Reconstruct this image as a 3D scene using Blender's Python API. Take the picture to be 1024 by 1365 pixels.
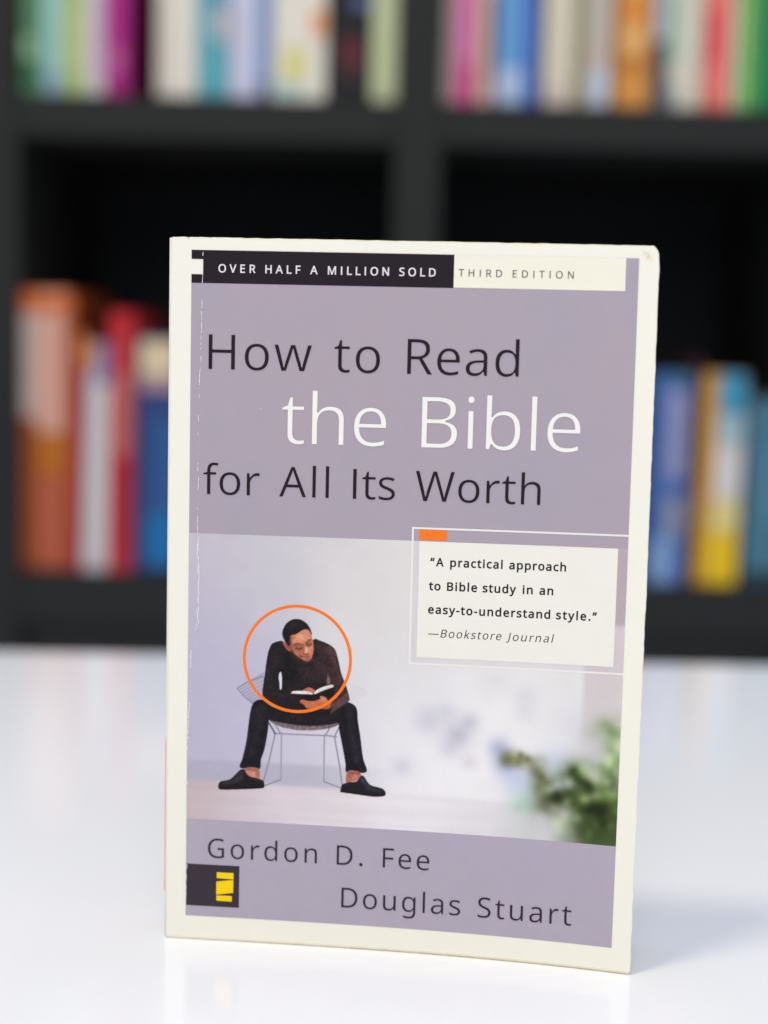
import bpy, bmesh, math, random
import numpy as np
from mathutils import Matrix, Vector

S = bpy.context.scene
COL = S.collection
for o in list(bpy.data.objects):
    bpy.data.objects.remove(o)

# ------------------------------------------------------------------ camera
cam_d = bpy.data.cameras.new('camera')
cam = bpy.data.objects.new('camera', cam_d)
COL.objects.link(cam)
PITCH, ROLL = 0.110026, -0.023687
fw = Vector((0, math.cos(PITCH), -math.sin(PITCH)))
rt = Vector((1, 0, 0))
dn = fw.cross(rt)
cr, sr = math.cos(ROLL), math.sin(ROLL)
rt2, dn2 = cr*rt + sr*dn, -sr*rt + cr*dn
M = Matrix((rt2, -dn2, -fw)).transposed().to_4x4()
M.translation = Vector((0.061161, -0.424110, 0.174043))
cam.matrix_world = M
cam_d.sensor_fit = 'VERTICAL'
cam_d.sensor_height = 36.0
cam_d.lens = 2000.0/1365.0*36.0
cam_d.clip_start, cam_d.clip_end = 0.01, 50
cam_d.dof.use_dof = True
cam_d.dof.focus_distance = 0.4225
cam_d.dof.aperture_fstop = 4.1
cam_d.dof.aperture_blades = 0
S.camera = cam

# ------------------------------------------------------------------ world, lamps, exposure
W = bpy.data.worlds.new('World')
S.world = W
W.use_nodes = True
bg = W.node_tree.nodes['Background']
bg.inputs['Color'].default_value = (0.905, 0.97, 1.18, 1)
bg.inputs['Strength'].default_value = 0.755

def area(name, loc, target, size, power, color):
    d = bpy.data.lights.new(name, 'AREA')
    d.shape = 'DISK'
    d.size = size
    d.energy = power
    d.color = color
    o = bpy.data.objects.new(name, d)
    COL.objects.link(o)
    o.location = loc
    o.rotation_euler = (Vector(target)-Vector(loc)).to_track_quat('-Z', 'Y').to_euler()
    return o
area('key_lamp', (-0.42, -0.30, 2.0), (0.07, 0, 0.1), 0.28, 13, (1.0, 0.91, 0.64))
area('front_softbox', (0.0, -2.3, 1.5), (0.06, 0.1, 0.15), 1.7, 21.5, (1.0, 0.97, 0.91))

S.view_settings.view_transform = 'Standard'
S.view_settings.look = 'None'
S.view_settings.exposure = 0
S.view_settings.gamma = 1
S.view_settings.use_curve_mapping = False
S.cycles.use_denoising = True
S.cycles.max_bounces = 8

# ------------------------------------------------------------------ helpers
def lin(c):
    c = np.asarray(c, float)/255.0
    return np.where(c <= 0.04045, c/12.92, ((c+0.055)/1.055)**2.4)

def tag(o, label=None, cat=None, group=None, kind=None):
    for k, v in (('label', label), ('category', cat), ('group', group), ('kind', kind)):
        if v:
            o[k] = v
    return o

def empty(name, loc):
    o = bpy.data.objects.new(name, None)
    COL.objects.link(o)
    o.location = loc
    o.empty_display_size = 0.02
    return o

def mesh_obj(name, verts, faces, mat, parent=None, smooth=False):
    me = bpy.data.meshes.new(name)
    me.from_pydata([tuple(v) for v in verts], [], [tuple(f) for f in faces])
    me.update()
    if mat:
        me.materials.append(mat)
    if smooth:
        me.polygons.foreach_set('use_smooth', [True]*len(me.polygons))
    o = bpy.data.objects.new(name, me)
    COL.objects.link(o)
    if parent:
        o.parent = parent
    return o

def bm_obj(name, bm, mat, parent=None, smooth=False):
    me = bpy.data.meshes.new(name)
    bm.to_mesh(me)
    bm.free()
    me.materials.append(mat)
    if smooth:
        me.polygons.foreach_set('use_smooth', [True]*len(me.polygons))
    o = bpy.data.objects.new(name, me)
    COL.objects.link(o)
    if parent:
        o.parent = parent
    return o

def bm_box(bm, x0, x1, y0, y1, z0, z1, bevel=0.0, seg=2):
    vs = [bm.verts.new(p) for p in ((x0, y0, z0), (x1, y0, z0), (x1, y1, z0), (x0, y1, z0),
                                    (x0, y0, z1), (x1, y0, z1), (x1, y1, z1), (x0, y1, z1))]
    fs = [bm.faces.new([vs[i] for i in f]) for f in
          ((3, 2, 1, 0), (4, 5, 6, 7), (0, 1, 5, 4), (1, 2, 6, 5), (2, 3, 7, 6), (3, 0, 4, 7))]
    if bevel:
        es = list({e for f in fs for e in f.edges})
        bmesh.ops.bevel(bm, geom=es, offset=bevel, segments=seg, affect='EDGES', profile=0.5)

def material(name, rgb, rough=0.5, spec=0.5, mottle=0.0, mscale=60.0, bump=0.0, bscale=800.0, srgb=True, ior=1.45, rough_var=0.0):
    m = bpy.data.materials.new(name)
    m.use_nodes = True
    nt = m.node_tree
    b = nt.nodes['Principled BSDF']
    c = lin(rgb) if srgb else np.array(rgb, float)
    b.inputs['Roughness'].default_value = rough
    b.inputs['Specular IOR Level'].default_value = spec
    b.inputs['IOR'].default_value = ior
    tc = nt.nodes.new('ShaderNodeTexCoord')
    if mottle:
        n = nt.nodes.new('ShaderNodeTexNoise')
        n.inputs['Scale'].default_value = mscale
        n.inputs['Detail'].default_value = 6
        n.inputs['Roughness'].default_value = 0.6
        nt.links.new(tc.outputs['Object'], n.inputs['Vector'])
        r = nt.nodes.new('ShaderNodeMix')
        r.data_type = 'RGBA'
        r.inputs['A'].default_value = (*np.clip(c*(1-mottle), 0, 1), 1)
        r.inputs['B'].default_value = (*np.clip(c*(1+mottle), 0, 1), 1)
        nt.links.new(n.outputs['Fac'], r.inputs['Factor'])
        nt.links.new(r.outputs['Result'], b.inputs['Base Color'])
    else:
        b.inputs['Base Color'].default_value = (*c, 1)
    if rough_var:
        n3 = nt.nodes.new('ShaderNodeTexNoise')
        n3.inputs['Scale'].default_value = 25
        n3.inputs['Detail'].default_value = 4
        nt.links.new(tc.outputs['Object'], n3.inputs['Vector'])
        mr = nt.nodes.new('ShaderNodeMapRange')
        mr.inputs['To Min'].default_value = rough-rough_var
        mr.inputs['To Max'].default_value = rough+rough_var
        nt.links.new(n3.outputs['Fac'], mr.inputs['Value'])
        nt.links.new(mr.outputs['Result'], b.inputs['Roughness'])
    if bump:
        n2 = nt.nodes.new('ShaderNodeTexNoise')
        n2.inputs['Scale'].default_value = bscale
        n2.inputs['Detail'].default_value = 3
        nt.links.new(tc.outputs['Object'], n2.inputs['Vector'])
        bp = nt.nodes.new('ShaderNodeBump')
        bp.inputs['Strength'].default_value = bump
        bp.inputs['Distance'].default_value = 0.0002
        nt.links.new(n2.outputs['Fac'], bp.inputs['Height'])
        nt.links.new(bp.outputs['Normal'], b.inputs['Normal'])
    return m

K = np.array((0.915, 0.895, 0.865))          # printed colours read off the photograph, brought back to reflectances
def ink(name, rgb, rough=0.5, spec=0.2, mottle=0.035):
    return material(name, lin(rgb)*K, rough, spec, mottle, 140.0, 0.06, 1500.0, srgb=False)

# ------------------------------------------------------------------ table
TX0, TX1, TY0 = -1.1, 1.25, -0.80
def tedge(x):
    return 0.4040 + 0.0200*(x-0.06)
table_mat = material('glossy_white_laminate', (0.89, 0.89, 0.895), 0.12, 0.42, 0.012, 9.0, 0.0, srgb=False, rough_var=0.02)
bm = bmesh.new()
bm_box(bm, TX0, TX1, TY0, 0.0, -0.032, 0.0)
for v in bm.verts:
    if v.co.y > -0.1:
        v.co.y = tedge(v.co.x)
bmesh.ops.bevel(bm, geom=list(bm.edges), offset=0.0016, segments=3, affect='EDGES')
tag(bm_obj('table_top', bm, table_mat), 'glossy white table top in front of the dark shelf', 'table', kind='structure')

# ------------------------------------------------------------------ bookshelf
SF, SD = 0.75, 0.32
shelf_mat = material('dark_shelf_laminate', (0.0152, 0.0156, 0.0138), 0.6, 0.2, 0.10, 14.0, 0.1, 300.0, srgb=False)
inner_mat = material('black_back_panel', (0.012, 0.013, 0.014), 0.7, 0.15, 0.0, srgb=False)
shelf = empty('bookshelf', (0.08, SF, -0.10))
tag(shelf, 'dark charcoal cube bookshelf with two rows of books behind the white table', 'bookshelf')
def sh(name, x0, x1, y0, y1, z0, z1, mat=shelf_mat, bev=0.0012):
    bm = bmesh.new()
    bm_box(bm, x0-0.08, x1-0.08, y0-SF, y1-SF, z0+0.10, z1+0.10, bev)
    return bm_obj(name, bm, mat, shelf)
XL, D0, D1, XR = -0.226, 0.0625, 0.0985, 0.385
TZ = 0.694
sh('side_panel', XL-0.042, XL, SF, SF+SD, -0.10, TZ+0.036)
sh('side_panel', XR, XR+0.042, SF, SF+SD, -0.10, TZ+0.036)
for z0, z1 in ((0.3285, 0.3600), (-0.050, -0.0095)):
    sh('shelf_board', XL+0.0002, D0-0.0002, SF+0.001, SF+SD-0.013, z0, z1)
    sh('shelf_board', D1+0.0002, XR-0.0002, SF+0.001, SF+SD-0.013, z0, z1)
sh('divider', D0, D1, SF+0.0005, SF+SD-0.013, -0.10, TZ)
sh('top_board', XL+0.0002, XR-0.0002, SF+0.0005, SF+SD-0.013, TZ+0.0002, TZ+0.036)
sh('back_panel', XL+0.0002, XR-0.0002, SF+SD-0.012, SF+SD-0.002, -0.099, TZ+0.035, inner_mat, 0)
sh('plinth', XL+0.0002, D0-0.0002, SF+0.012, SF+0.03, -0.0995, -0.0502)
sh('plinth', D1+0.0002, XR-0.0002, SF+0.012, SF+0.03, -0.0995, -0.0502)

# ------------------------------------------------------------------ books on the shelf
BOOKS = [
["t","slim green book at the far left end of the top shelf",-0.225,0.015,0.235,0.0,[82,128,92],[[0,1,0.0079,0.0226,[40,98,58]],[0,0.55,0.0265,0.0433,[150,180,140]]]],
["t","pale aqua book with a blue-grey foot on the top shelf",-0.21,0.0179,0.226,0.0,[146,186,172],[[0,1,0.002,0.0196,[132,158,170]]]],
["t","lime green paperback on the top shelf, left of the lilac book",-0.1921,0.0139,0.24,0.0,[164,184,104],[[0.5,1,0.0188,0.0635,[190,194,130]]]],
["t","pale lilac and white book beside the magenta one",-0.1782,0.0173,0.222,0.0,[190,184,178],[[0.55,1,0.0136,0.075,[190,158,182]]]],
["t","magenta book standing last in the left group on the top shelf",-0.1609,0.0179,0.232,0.0,[162,32,118],[[0.1,0.8,0.0196,0.0353,[176,84,134]]]],
["t","broad cream book standing right after the dark gap on the top shelf",-0.1216,0.0317,0.236,0.0,[212,206,190],[[0,0.3,0.002,0.0765,[196,184,170]]]],
["t","teal book with a pinkish mark high on its spine",-0.0899,0.0237,0.228,0.0,[84,156,166],[[0.5,1,0.0437,0.0688,[176,174,178]],[0,1,0.0727,0.0771,[84,120,160]]]],
["t","lavender grey book between the teal and slate blue books",-0.0662,0.0231,0.238,0.0,[188,190,208],[[0,0.2,0.0386,0.0665,[196,176,180]]]],
["t","narrow slate blue book on the top shelf",-0.0431,0.0104,0.22,0.0,[112,142,178],[[0,1,0.002,0.0155,[78,88,128]]]],
["t","wide ivory book with a yellow patch near its foot",-0.0328,0.0415,0.242,0.0,[216,210,194],[[0.18,0.62,0.0144,0.0396,[206,198,120]],[0.1,0.5,0.0037,0.0127,[150,190,180]],[0.75,0.98,0.048,0.0686,[222,140,84]]]],
["t","black book with a dim red emblem on its spine",0.01,0.0323,0.233,0.0,[18,16,20],[[0.28,0.9,0.0282,0.0461,[88,28,36]],[0.3,0.85,0.0158,0.0282,[58,32,26]],[0.6,1,0.0695,0.0795,[90,100,140]]]],
["t","pale olive book at the right end of the left top compartment",0.0434,0.0265,0.229,0.0,[184,190,148],[[0.7,1,0.002,0.0802,[170,176,140]]]],
["t","narrow grey beige book standing against the middle upright",0.0977,0.0087,0.226,0.0,[150,142,130],[]],
["t","pink book with a deep pink foot beside the middle upright",0.1063,0.0167,0.236,0.0,[198,104,148],[[0.3,1,0.0021,0.0302,[182,44,104]]]],
["t","salmon beige book right of the pink one",0.1231,0.0138,0.23,0.0,[198,162,148],[[0.8,1,0.0148,0.0818,[60,44,40]]]],
["t","sky blue book with a pale foot on the top shelf",0.1392,0.0208,0.24,0.0,[96,148,196],[[0,1,0.002,0.0276,[170,186,208]]]],
["t","deep royal blue book next to the sky blue one",0.16,0.0115,0.232,0.0,[48,94,176],[[0.5,1,0.01,0.0827,[92,122,182]]]],
["t","wide sand-coloured book between the blue and khaki books",0.175,0.0236,0.238,0.0,[204,194,170],[[0,1,0.002,0.0173,[196,180,166]]]],
["t","narrow khaki book on the right part of the top shelf",0.1987,0.0087,0.224,0.0,[148,142,108],[]],
["t","greyish book with a pale blue foot left of the orange one",0.2079,0.0196,0.234,0.0,[184,174,160],[[0.2,0.9,0.002,0.0292,[182,194,208]],[0.1,0.7,0.0292,0.0471,[196,168,156]]]],
["t","orange book standing on the top shelf",0.2304,0.0265,0.243,0.0,[206,140,62],[[0.1,0.9,0.0264,0.0376,[176,108,30]],[0.1,0.9,0.0678,0.0744,[214,120,40]],[0.25,0.7,0.0399,0.0622,[220,172,110]]]],
["t","dark-footed mauve grey book right of the orange one",0.2581,0.0115,0.23,0.0,[172,168,174],[[0,1,0.002,0.0504,[40,44,46]]]],
["t","off-white book with a mint edge on the right of the top shelf",0.2708,0.0265,0.236,0.0,[202,194,174],[[0,0.28,0.0352,0.0854,[148,190,158]],[0,0.2,0.002,0.0161,[100,130,140]]]],
["t","coral red book with a darker red stripe on the top shelf",0.2986,0.0196,0.232,0.0,[224,112,100],[[0.0,0.45,0.0358,0.0748,[206,44,72]]]],
["t","thin pale book between the coral and green books",0.3182,0.0058,0.226,0.0,[206,194,176],[]],
["t","leaf green book near the right edge of the top shelf",0.3239,0.015,0.238,0.0,[92,160,74],[[0,0.35,0.0026,0.0864,[160,190,130]]]],
["t","dark emerald book at the far right of the top shelf",0.339,0.0196,0.242,0.0,[14,122,72],[]],
["b","tall orange book with a pale salmon panel at the left end of the lower shelf",-0.2285,0.0431,0.2279,0.0038,[166,77,37],[[0.02,0.98,0.2047,0.2259,[194,98,34]],[0.35,0.85,0.214,0.2244,[214,140,111]],[0.0,0.32,0.1215,0.2035,[181,161,150]],[0.32,0.85,0.1097,0.2035,[203,152,131]],[0.34,0.86,0.0764,0.1085,[175,101,17]],[0.34,0.8,0.0021,0.0741,[173,87,60]],[0,0.3,0.002,0.1179,[140,64,23]]]],
["b","narrow crimson book with an orange top beside the tall orange one",-0.1881,0.0088,0.196,0.032,[160,41,50],[[0.0,1,0.1645,0.194,[194,122,52]]]],
["b","white book with a blue top between two red spines",-0.1789,0.0211,0.1882,0.0211,[195,191,187],[[0,1,0.1835,0.1862,[150,141,150]],[0,0.45,0.1589,0.1823,[205,141,104]],[0.45,1,0.1484,0.1823,[71,110,159]]]],
["b","red book leaning with its top to the right on the lower shelf",-0.158,0.0198,0.213,0.0055,[182,47,51],[[0.2,1,0.1874,0.211,[187,31,38]],[0.2,0.95,0.0933,0.1582,[182,96,88]],[0.2,0.95,0.0108,0.0909,[164,30,37]]]],
["b","blue book with a cream label, partly behind the paperback",-0.1384,0.0349,0.1939,0.0145,[43,63,110],[[0.02,0.98,0.1846,0.1919,[38,48,98]],[0.05,0.95,0.1565,0.1834,[210,191,153]],[0.05,0.95,0.1448,0.1559,[166,132,132]],[0.4,0.98,0.0463,0.1236,[41,84,134]],[0.35,0.98,0.0055,0.0463,[17,106,159]]]],
["b","blue book with a lavender panel and pale foot right of the paperback",0.2706,0.0296,0.1754,0.0021,[70,101,156],[[0.45,0.85,0.1602,0.1734,[34,108,104]],[0.42,0.92,0.0859,0.1543,[144,144,175]],[0.45,0.9,0.0381,0.0692,[140,140,145]],[0.0,0.7,0.002,0.0369,[117,148,184]]]],
["b","thin dark maroon book squeezed between the lavender blue and yellow books",0.2995,0.0065,0.1876,0.0131,[55,28,31],[[0,1,0.0506,0.0744,[108,91,91]]]],
["b","yellow book with an orange edge and cyan top on the lower shelf",0.3071,0.0355,0.1764,0.0114,[190,147,56],[[0,0.36,0.0571,0.1744,[190,139,59]],[0.38,1,0.1365,0.1744,[51,141,170]],[0.36,1,0.1129,0.1353,[153,179,184]],[0.36,1,0.0702,0.1117,[205,202,195]],[0.36,1,0.0439,0.069,[216,199,129]],[0,0.28,0.002,0.0511,[195,147,44]],[0.3,1,0.002,0.0427,[223,183,20]]]],
["b","teal blue book at the right edge of the lower shelf",0.3468,0.0361,0.1574,-0.0035,[68,111,128],[[0,1,0.1468,0.1554,[54,83,93]],[0.4,0.9,0.052,0.1114,[80,125,142]],[0,1,0.002,0.0135,[33,55,64]]]]]
page_mat = material('page_paper', (0.62, 0.58, 0.49), 0.9, 0.1, 0.08, 200.0, srgb=False)
KB = 0.93
_mc = {}
def cloth(rgb):
    k = tuple(rgb)
    if k not in _mc:
        _mc[k] = material('book_jacket', lin(rgb)*KB, 0.5, 0.25, 0.06, 40.0, srgb=False)
    return _mc[k]
rng = random.Random(11)
for row, label, x0, wd, h, lean, rgb, bands in BOOKS:
    z = 0.3602 if row == 't' else -0.0093
    h = h if row == 't' else h-0.0075
    root = empty('book', (x0, SF+0.007+rng.uniform(-0.0015, 0.0015), z))
    root.rotation_euler = (0, lean, 0)
    tag(root, label, 'book', 'books on the top shelf' if row == 't' else 'books on the lower shelf')
    g = 0.0004
    d = rng.uniform(0.15, 0.175)
    t = min(0.0016, wd*0.2)
    bm = bmesh.new()
    bm_box(bm, g, wd-g, 0, t, 0.0002, h, min(0.0012, wd*0.15))
    bm_box(bm, g, g+t, t+0.0001, d, 0.0002, h, 0.0003, 1)
    bm_box(bm, wd-g-t, wd-g, t+0.0001, d, 0.0002, h, 0.0003, 1)
    bm_obj('cover', bm, cloth(rgb), root)
    bm = bmesh.new()
    bm_box(bm, g+t+0.0002, wd-g-t-0.0002, t+0.0003, d-0.003, 0.003, h-0.003)
    bm_obj('page_block', bm, page_mat, root)
    e = min(0.0014, wd*0.17)
    for k, (fa, fb, za, zb, c) in enumerate(bands):
        zb = min(zb, h-0.0006)
        if zb-za < 0.002:
            continue
        xa, xb = e+fa*(wd-2*e), e+fb*(wd-2*e)
        bm = bmesh.new()
        p = 0.0003+0.00012*k
        bm_box(bm, xa, xb, -p, -0.00005, za, zb)
        bm_obj('spine_band', bm, cloth(c), root)

# ------------------------------------------------------------------ the paperback: shape
CW, CH = 0.135, 0.203
YAW, CA, CB = 0.081854, -0.00149908, 0.00956139
cy_, sy_ = math.cos(YAW), math.sin(YAW)
def surf(U, V, off=0.0):
    """cover millimetres -> book space (metres); off lifts towards the reader"""
    u = np.asarray(U, float)/1000.0
    v = np.asarray(V, float)/1000.0
    t = u/CW
    o = (CA+CB*(1-v/CH))*t**3
    xs = u-1.08*o**2/CW
    crease = 8.6-0.0135*(180-np.asarray(V, float))
    o = o-0.00006*np.exp(-((np.asarray(U, float)-crease)/0.9)**2)
    # slope of the flare, for the normal
    sl = 3*(CA+CB*(1-v/CH))*t*t/CW
    n = 1/np.sqrt(1+sl*sl)
    x = xs-off*sl*n
    y = -o-off*n
    X = x*cy_+y*sy_
    Y = -x*sy_+y*cy_
    return np.stack([X, Y, v+0*u], -1)

book = empty('paperback', (0, 0, 0.0))
tag(book, 'worn paperback with mauve and cream cover standing upright on the white table', 'book')

def wear_mat(name, rgb, wrgb):
    m = material(name, lin(rgb)*K, 0.45, 0.35, 0.02, 120.0, 0.08, 1200.0, srgb=False)
    nt = m.node_tree
    b = nt.nodes['Principled BSDF']
    src = b.inputs['Base Color'].links[0].from_socket
    at = nt.nodes.new('ShaderNodeAttribute')
    at.attribute_name = 'wear'
    mx = nt.nodes.new('ShaderNodeMix')
    mx.data_type = 'RGBA'
    mx.inputs['B'].default_value = (*(lin(wrgb)*K), 1)
    nt.links.new(at.outputs['Fac'], mx.inputs['Factor'])
    nt.links.new(src, mx.inputs['A'])
    nt.links.new(mx.outputs['Result'], b.inputs['Base Color'])
    return m
cover_mat = wear_mat('cream_cover_card', (245, 243, 228), (206, 184, 122))
nprng = np.random.default_rng(5)

def noise1(n, scale, rg):
    k = max(2, int(n/scale)+2)
    return np.interp(np.linspace(0, k-1, n), np.arange(k), rg.normal(size=k))

def build_cover():
    us = np.unique(np.concatenate([np.linspace(0, 1.2, 5), np.linspace(4, 12, 33), np.linspace(1.2, 133.8, 150), np.linspace(133.8, 135, 5)]))
    vs = np.unique(np.concatenate([np.linspace(0, 1.2, 5), np.linspace(1.2, 201.8, 210), np.linspace(201.8, 203, 5)]))
    nu, nv = len(us), len(vs)
    U, V = np.meshgrid(us, vs)                     # nv x nu
    rgt = 0.065*noise1(nv, 2, nprng)+0.04*noise1(nv, 8, nprng)
    lef = 0.05*noise1(nv, 4, nprng)
    top = 0.045*noise1(nu, 2, nprng)
    bot = 0.05*noise1(nu, 4, nprng)
    # dog-eared top right corner, softened others
    cut = np.where(V > 200.2, -1.45*((V-200.2)/2.8)**1.6, 0.0)
    cut += np.where(V < 0.9, -0.5*((0.9-V)/0.9)**2, 0.0)
    umax = 135+rgt[:, None]+cut
    umin = 0+lef[:, None]+np.where(V > 202.2, 0.45*((V-202.2)/0.8)**2, 0.0)+np.where(V < 0.8, 0.5*((0.8-V)/0.8)**2, 0.0)
    U2 = umin+(U/135.0)*(umax-umin)
    V2 = 0.10+(np.abs(bot)[None, :])*(1-V/203)*0.6+V*(203+top[None, :]-0.10)/203
    ear = np.clip((U2-127)/8, 0, 1)*np.clip((V2-196)/7, 0, 1)
    Pf = surf(U2, V2, 0.0)
    Pf[..., 1] += 0.0003*ear**1.5
    Pb = surf(U2, V2, -0.00032)
    Pb[..., 1] += 0.0003*ear**1.5
    d = np.minimum(np.minimum(U, 135-U)*1.0, np.minimum(V*0.8, (203-V)))
    nz = nprng.random(U.shape)
    wl = np.clip(1-d/0.45, 0, 1)*(0.1+0.5*nz)*(0.35+0.65*np.clip((V-190)/12, 0, 1))
    wl = np.maximum(wl, np.clip(1-V/0.9, 0, 1)*(0.45+0.5*nz)*np.clip(0.35+U/120, 0, 1))
    wl = np.maximum(wl, 0.75*np.exp(-(((U-131.6)*0.75+(V-200.6)*0.66)/0.55)**2-(((U-132.6)*0.66-(V-200.8)*0.75)/1.5)**2))
    verts = np.concatenate([Pf.reshape(-1, 3), Pb.reshape(-1, 3)])
    idx = np.arange(nu*nv).reshape(nv, nu)
    f = []
    a, b_, c, d_ = idx[:-1, :-1].ravel(), idx[:-1, 1:].ravel(), idx[1:, 1:].ravel(), idx[1:, :-1].ravel()
    N = nu*nv
    f += np.stack([a, b_, c, d_], 1).tolist()
    f += (np.stack([d_, c, b_, a], 1)+N).tolist()
    loop = list(idx[0, :])+list(idx[1:, -1])+list(idx[-1, -2::-1])+list(idx[-2:0:-1, 0])
    for i in range(len(loop)):
        p, q = int(loop[i]), int(loop[(i+1) % len(loop)])
        f.append([q, p, p+N, q+N])
    o = mesh_obj('front_cover', verts, f, cover_mat, book, smooth=False)
    at = o.data.attributes.new('wear', 'FLOAT', 'POINT')
    at.data.foreach_set('value', np.concatenate([wl.ravel(), np.maximum(wl, np.clip(1-d/1.0, 0, 1)).ravel()]).astype(np.float32))
    sm = np.zeros(len(o.data.polygons), bool)
    sm[:2*(nu-1)*(nv-1)] = True
    o.data.polygons.foreach_set('use_smooth', sm)
    return o
front = build_cover()

# book block behind the cover: follows half of the flare so that the leaves fan open a little
THK = 0.0150
def inner(u, v, k):
    """point of the book at depth fraction k (0 front .. 1 back)"""
    t = u/135.0
    o = (CA+CB*(1-v/203.0))*t**3*max(0.0, 1-1.5*k)
    x = u/1000.0
    y = -o+0.00045+k*(THK-0.0009)
    return (x*cy_+y*sy_, -x*sy_+y*cy_, v/1000.0)
page_edge = material('page_edges', (0.70, 0.66, 0.55), 0.85, 0.1, 0.12, 900.0, srgb=False)
def build_pages():
    us = np.linspace(0.8, 133.6, 24)
    ks = np.linspace(0.0, 1.0, 30)
    verts, faces = [], []
    lay = {}
    for iv, v in enumerate((0.9, 50, 101, 152, 202.0)):
        for iu, u in enumerate(us):
            for ik, k in enumerate(ks):
                if iv in (0, 4) or iu in (0, len(us)-1) or ik in (0, len(ks)-1):
                    lay[iv, iu, ik] = len(verts)
                    jit = 0.22*((ik*37) % 7-3)/3 if iu == len(us)-1 else 0
                    verts.append(inner(u+jit, v, k))
    nu, nk = len(us), len(ks)
    def q(*ids):
        faces.append([lay[i] for i in ids])
    for iu in range(nu-1):
        for ik in range(nk-1):
            q((0, iu, ik), (0, iu, ik+1), (0, iu+1, ik+1), (0, iu+1, ik))
            q((4, iu, ik), (4, iu+1, ik), (4, iu+1, ik+1), (4, iu, ik+1))
    for iv in range(4):
        for iu in range(nu-1):
            q((iv, iu, 0), (iv, iu+1, 0), (iv+1, iu+1, 0), (iv+1, iu, 0))
            q((iv, iu, nk-1), (iv+1, iu, nk-1), (iv+1, iu+1, nk-1), (iv, iu+1, nk-1))
        for ik in range(nk-1):
            q((iv, 0, ik), (iv+1, 0, ik), (iv+1, 0, ik+1), (iv, 0, ik+1))
            q((iv, nu-1, ik), (iv, nu-1, ik+1), (iv+1, nu-1, ik+1), (iv+1, nu-1, ik))
    return mesh_obj('page_block', verts, faces, page_edge, book)
build_pages()
# back cover
vb, fb = [], []
for k in (0, 1):
    for v in (0.1, 203.0):
        for u in (0.2, 134.8):
            y = THK-0.0004+0.0003*k
            x = u/1000.0
            vb.append((x*cy_+y*sy_, -x*sy_+y*cy_, v/1000.0))
fb = [(0, 2, 3, 1), (4, 5, 7, 6), (0, 1, 5, 4), (2, 6, 7, 3), (0, 4, 6, 2), (1, 3, 7, 5)]
mesh_obj('back_cover', vb, fb, cover_mat, book)
# spine: bulges outwards to the left
def spine_strip(name, v0, v1, lift, mat, parent, k0=0.0, k1=1.0, bulge=0.0017):
    ks = np.linspace(k0, k1, 15)
    verts, faces = [], []
    nvv = 12
    for layer in (0, 1):
        for v in np.linspace(v0, v1, nvv):
            for k in ks:
                x = -bulge*math.sin(math.pi*min(max(k, 0.0), 1.0))**0.8-lift+(0.0003+lift if layer else 0)
                y = 0.0003+k*(THK-0.0006)
                verts.append((x*cy_+y*sy_, -x*sy_+y*cy_, v/1000.0))
    n, N = len(ks), len(ks)*nvv
    for j in range(nvv-1):
        for i in range(n-1):
            a = j*n+i
            faces.append((a, a+n, a+n+1, a+1))
            faces.append((a+N, a+1+N, a+n+1+N, a+n+N))
    for i in range(n-1):
        faces.append((i, i+1, i+1+N, i+N))
        a = (nvv-1)*n+i
        faces.append((a, a+N, a+1+N, a+1))
    for j in range(nvv-1):
        a = j*n
        faces.append((a, a+N, a+n+N, a+n))
        a = j*n+n-1
        faces.append((a, a+n, a+n+N, a+N))
    return mesh_obj(name, verts, faces, mat, parent, smooth=True)
spine = spine_strip('spine', 0.1, 202.8, 0.0, cover_mat, book)
spine_strip('spine_label', 13.5, 58.5, 0.00012, ink('orange_ink', (255, 132, 84)), spine, 0.12, 0.88)

# ------------------------------------------------------------------ the paperback: printing
OFF = {'panel': 0.00006, 'photo': 0.00009, 'bar': 0.00010, 'frame': 0.00012, 'box': 0.00014, 'text': 0.00017, 'wear': 0.0002}
def flat(name, polys, layer, mat, step=2.5, parent=None):
    """rectangles (u0,v0,u1,v1) laid on the curved cover"""
    verts, faces = [], []
    for (u0, v0, u1, v1) in polys:
        n = max(1, int(abs(u1-u0)/step)+1)
        m = max(1, int(abs(v1-v0)/12)+1)
        b = len(verts)
        uu = np.linspace(u0, u1, n+1)
        if u0 < 12:
            ex = np.linspace(4, 12, 33)
            uu = np.unique(np.round(np.concatenate([uu, ex[(ex > u0+0.05) & (ex < u1-0.05)]]), 4))
        n = len(uu)-1
        U, V = np.meshgrid(uu, np.linspace(v0, v1, m+1))
        verts += surf(U, V, OFF[layer]).reshape(-1, 3).tolist()
        for j in range(m):
            for i in range(n):
                a = b+j*(n+1)+i
                faces.append((a, a+1, a+n+2, a+n+1))
    return mesh_obj(name, verts, faces, mat, parent or front, smooth=True)

mauve = ink('mauve_ink', (172, 163, 175), mottle=0.03)
_nt = mauve.node_tree
_b = _nt.nodes['Principled BSDF']
_src = _b.inputs['Base Color'].links[0].from_socket
_tc = _nt.nodes.new('ShaderNodeTexCoord')
_n = _nt.nodes.new('ShaderNodeTexNoise')
_n.inputs['Scale'].default_value = 34
_n.inputs['Detail'].default_value = 5
_mr = _nt.nodes.new('ShaderNodeMapRange')
_mr.inputs['From Min'].default_value = 0.35
_mr.inputs['From Max'].default_value = 0.7
_mx = _nt.nodes.new('ShaderNodeMix')
_mx.data_type = 'RGBA'
_mx.inputs['B'].default_value = (*(lin((176, 163, 172))*K), 1)
_nt.links.new(_tc.outputs['Object'], _n.inputs['Vector'])
_nt.links.new(_n.outputs['Fac'], _mr.inputs['Value'])
_nt.links.new(_mr.outputs['Result'], _mx.inputs['Factor'])
_nt.links.new(_src, _mx.inputs['A'])
_nt.links.new(_mx.outputs['Result'], _b.inputs['Base Color'])
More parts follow.
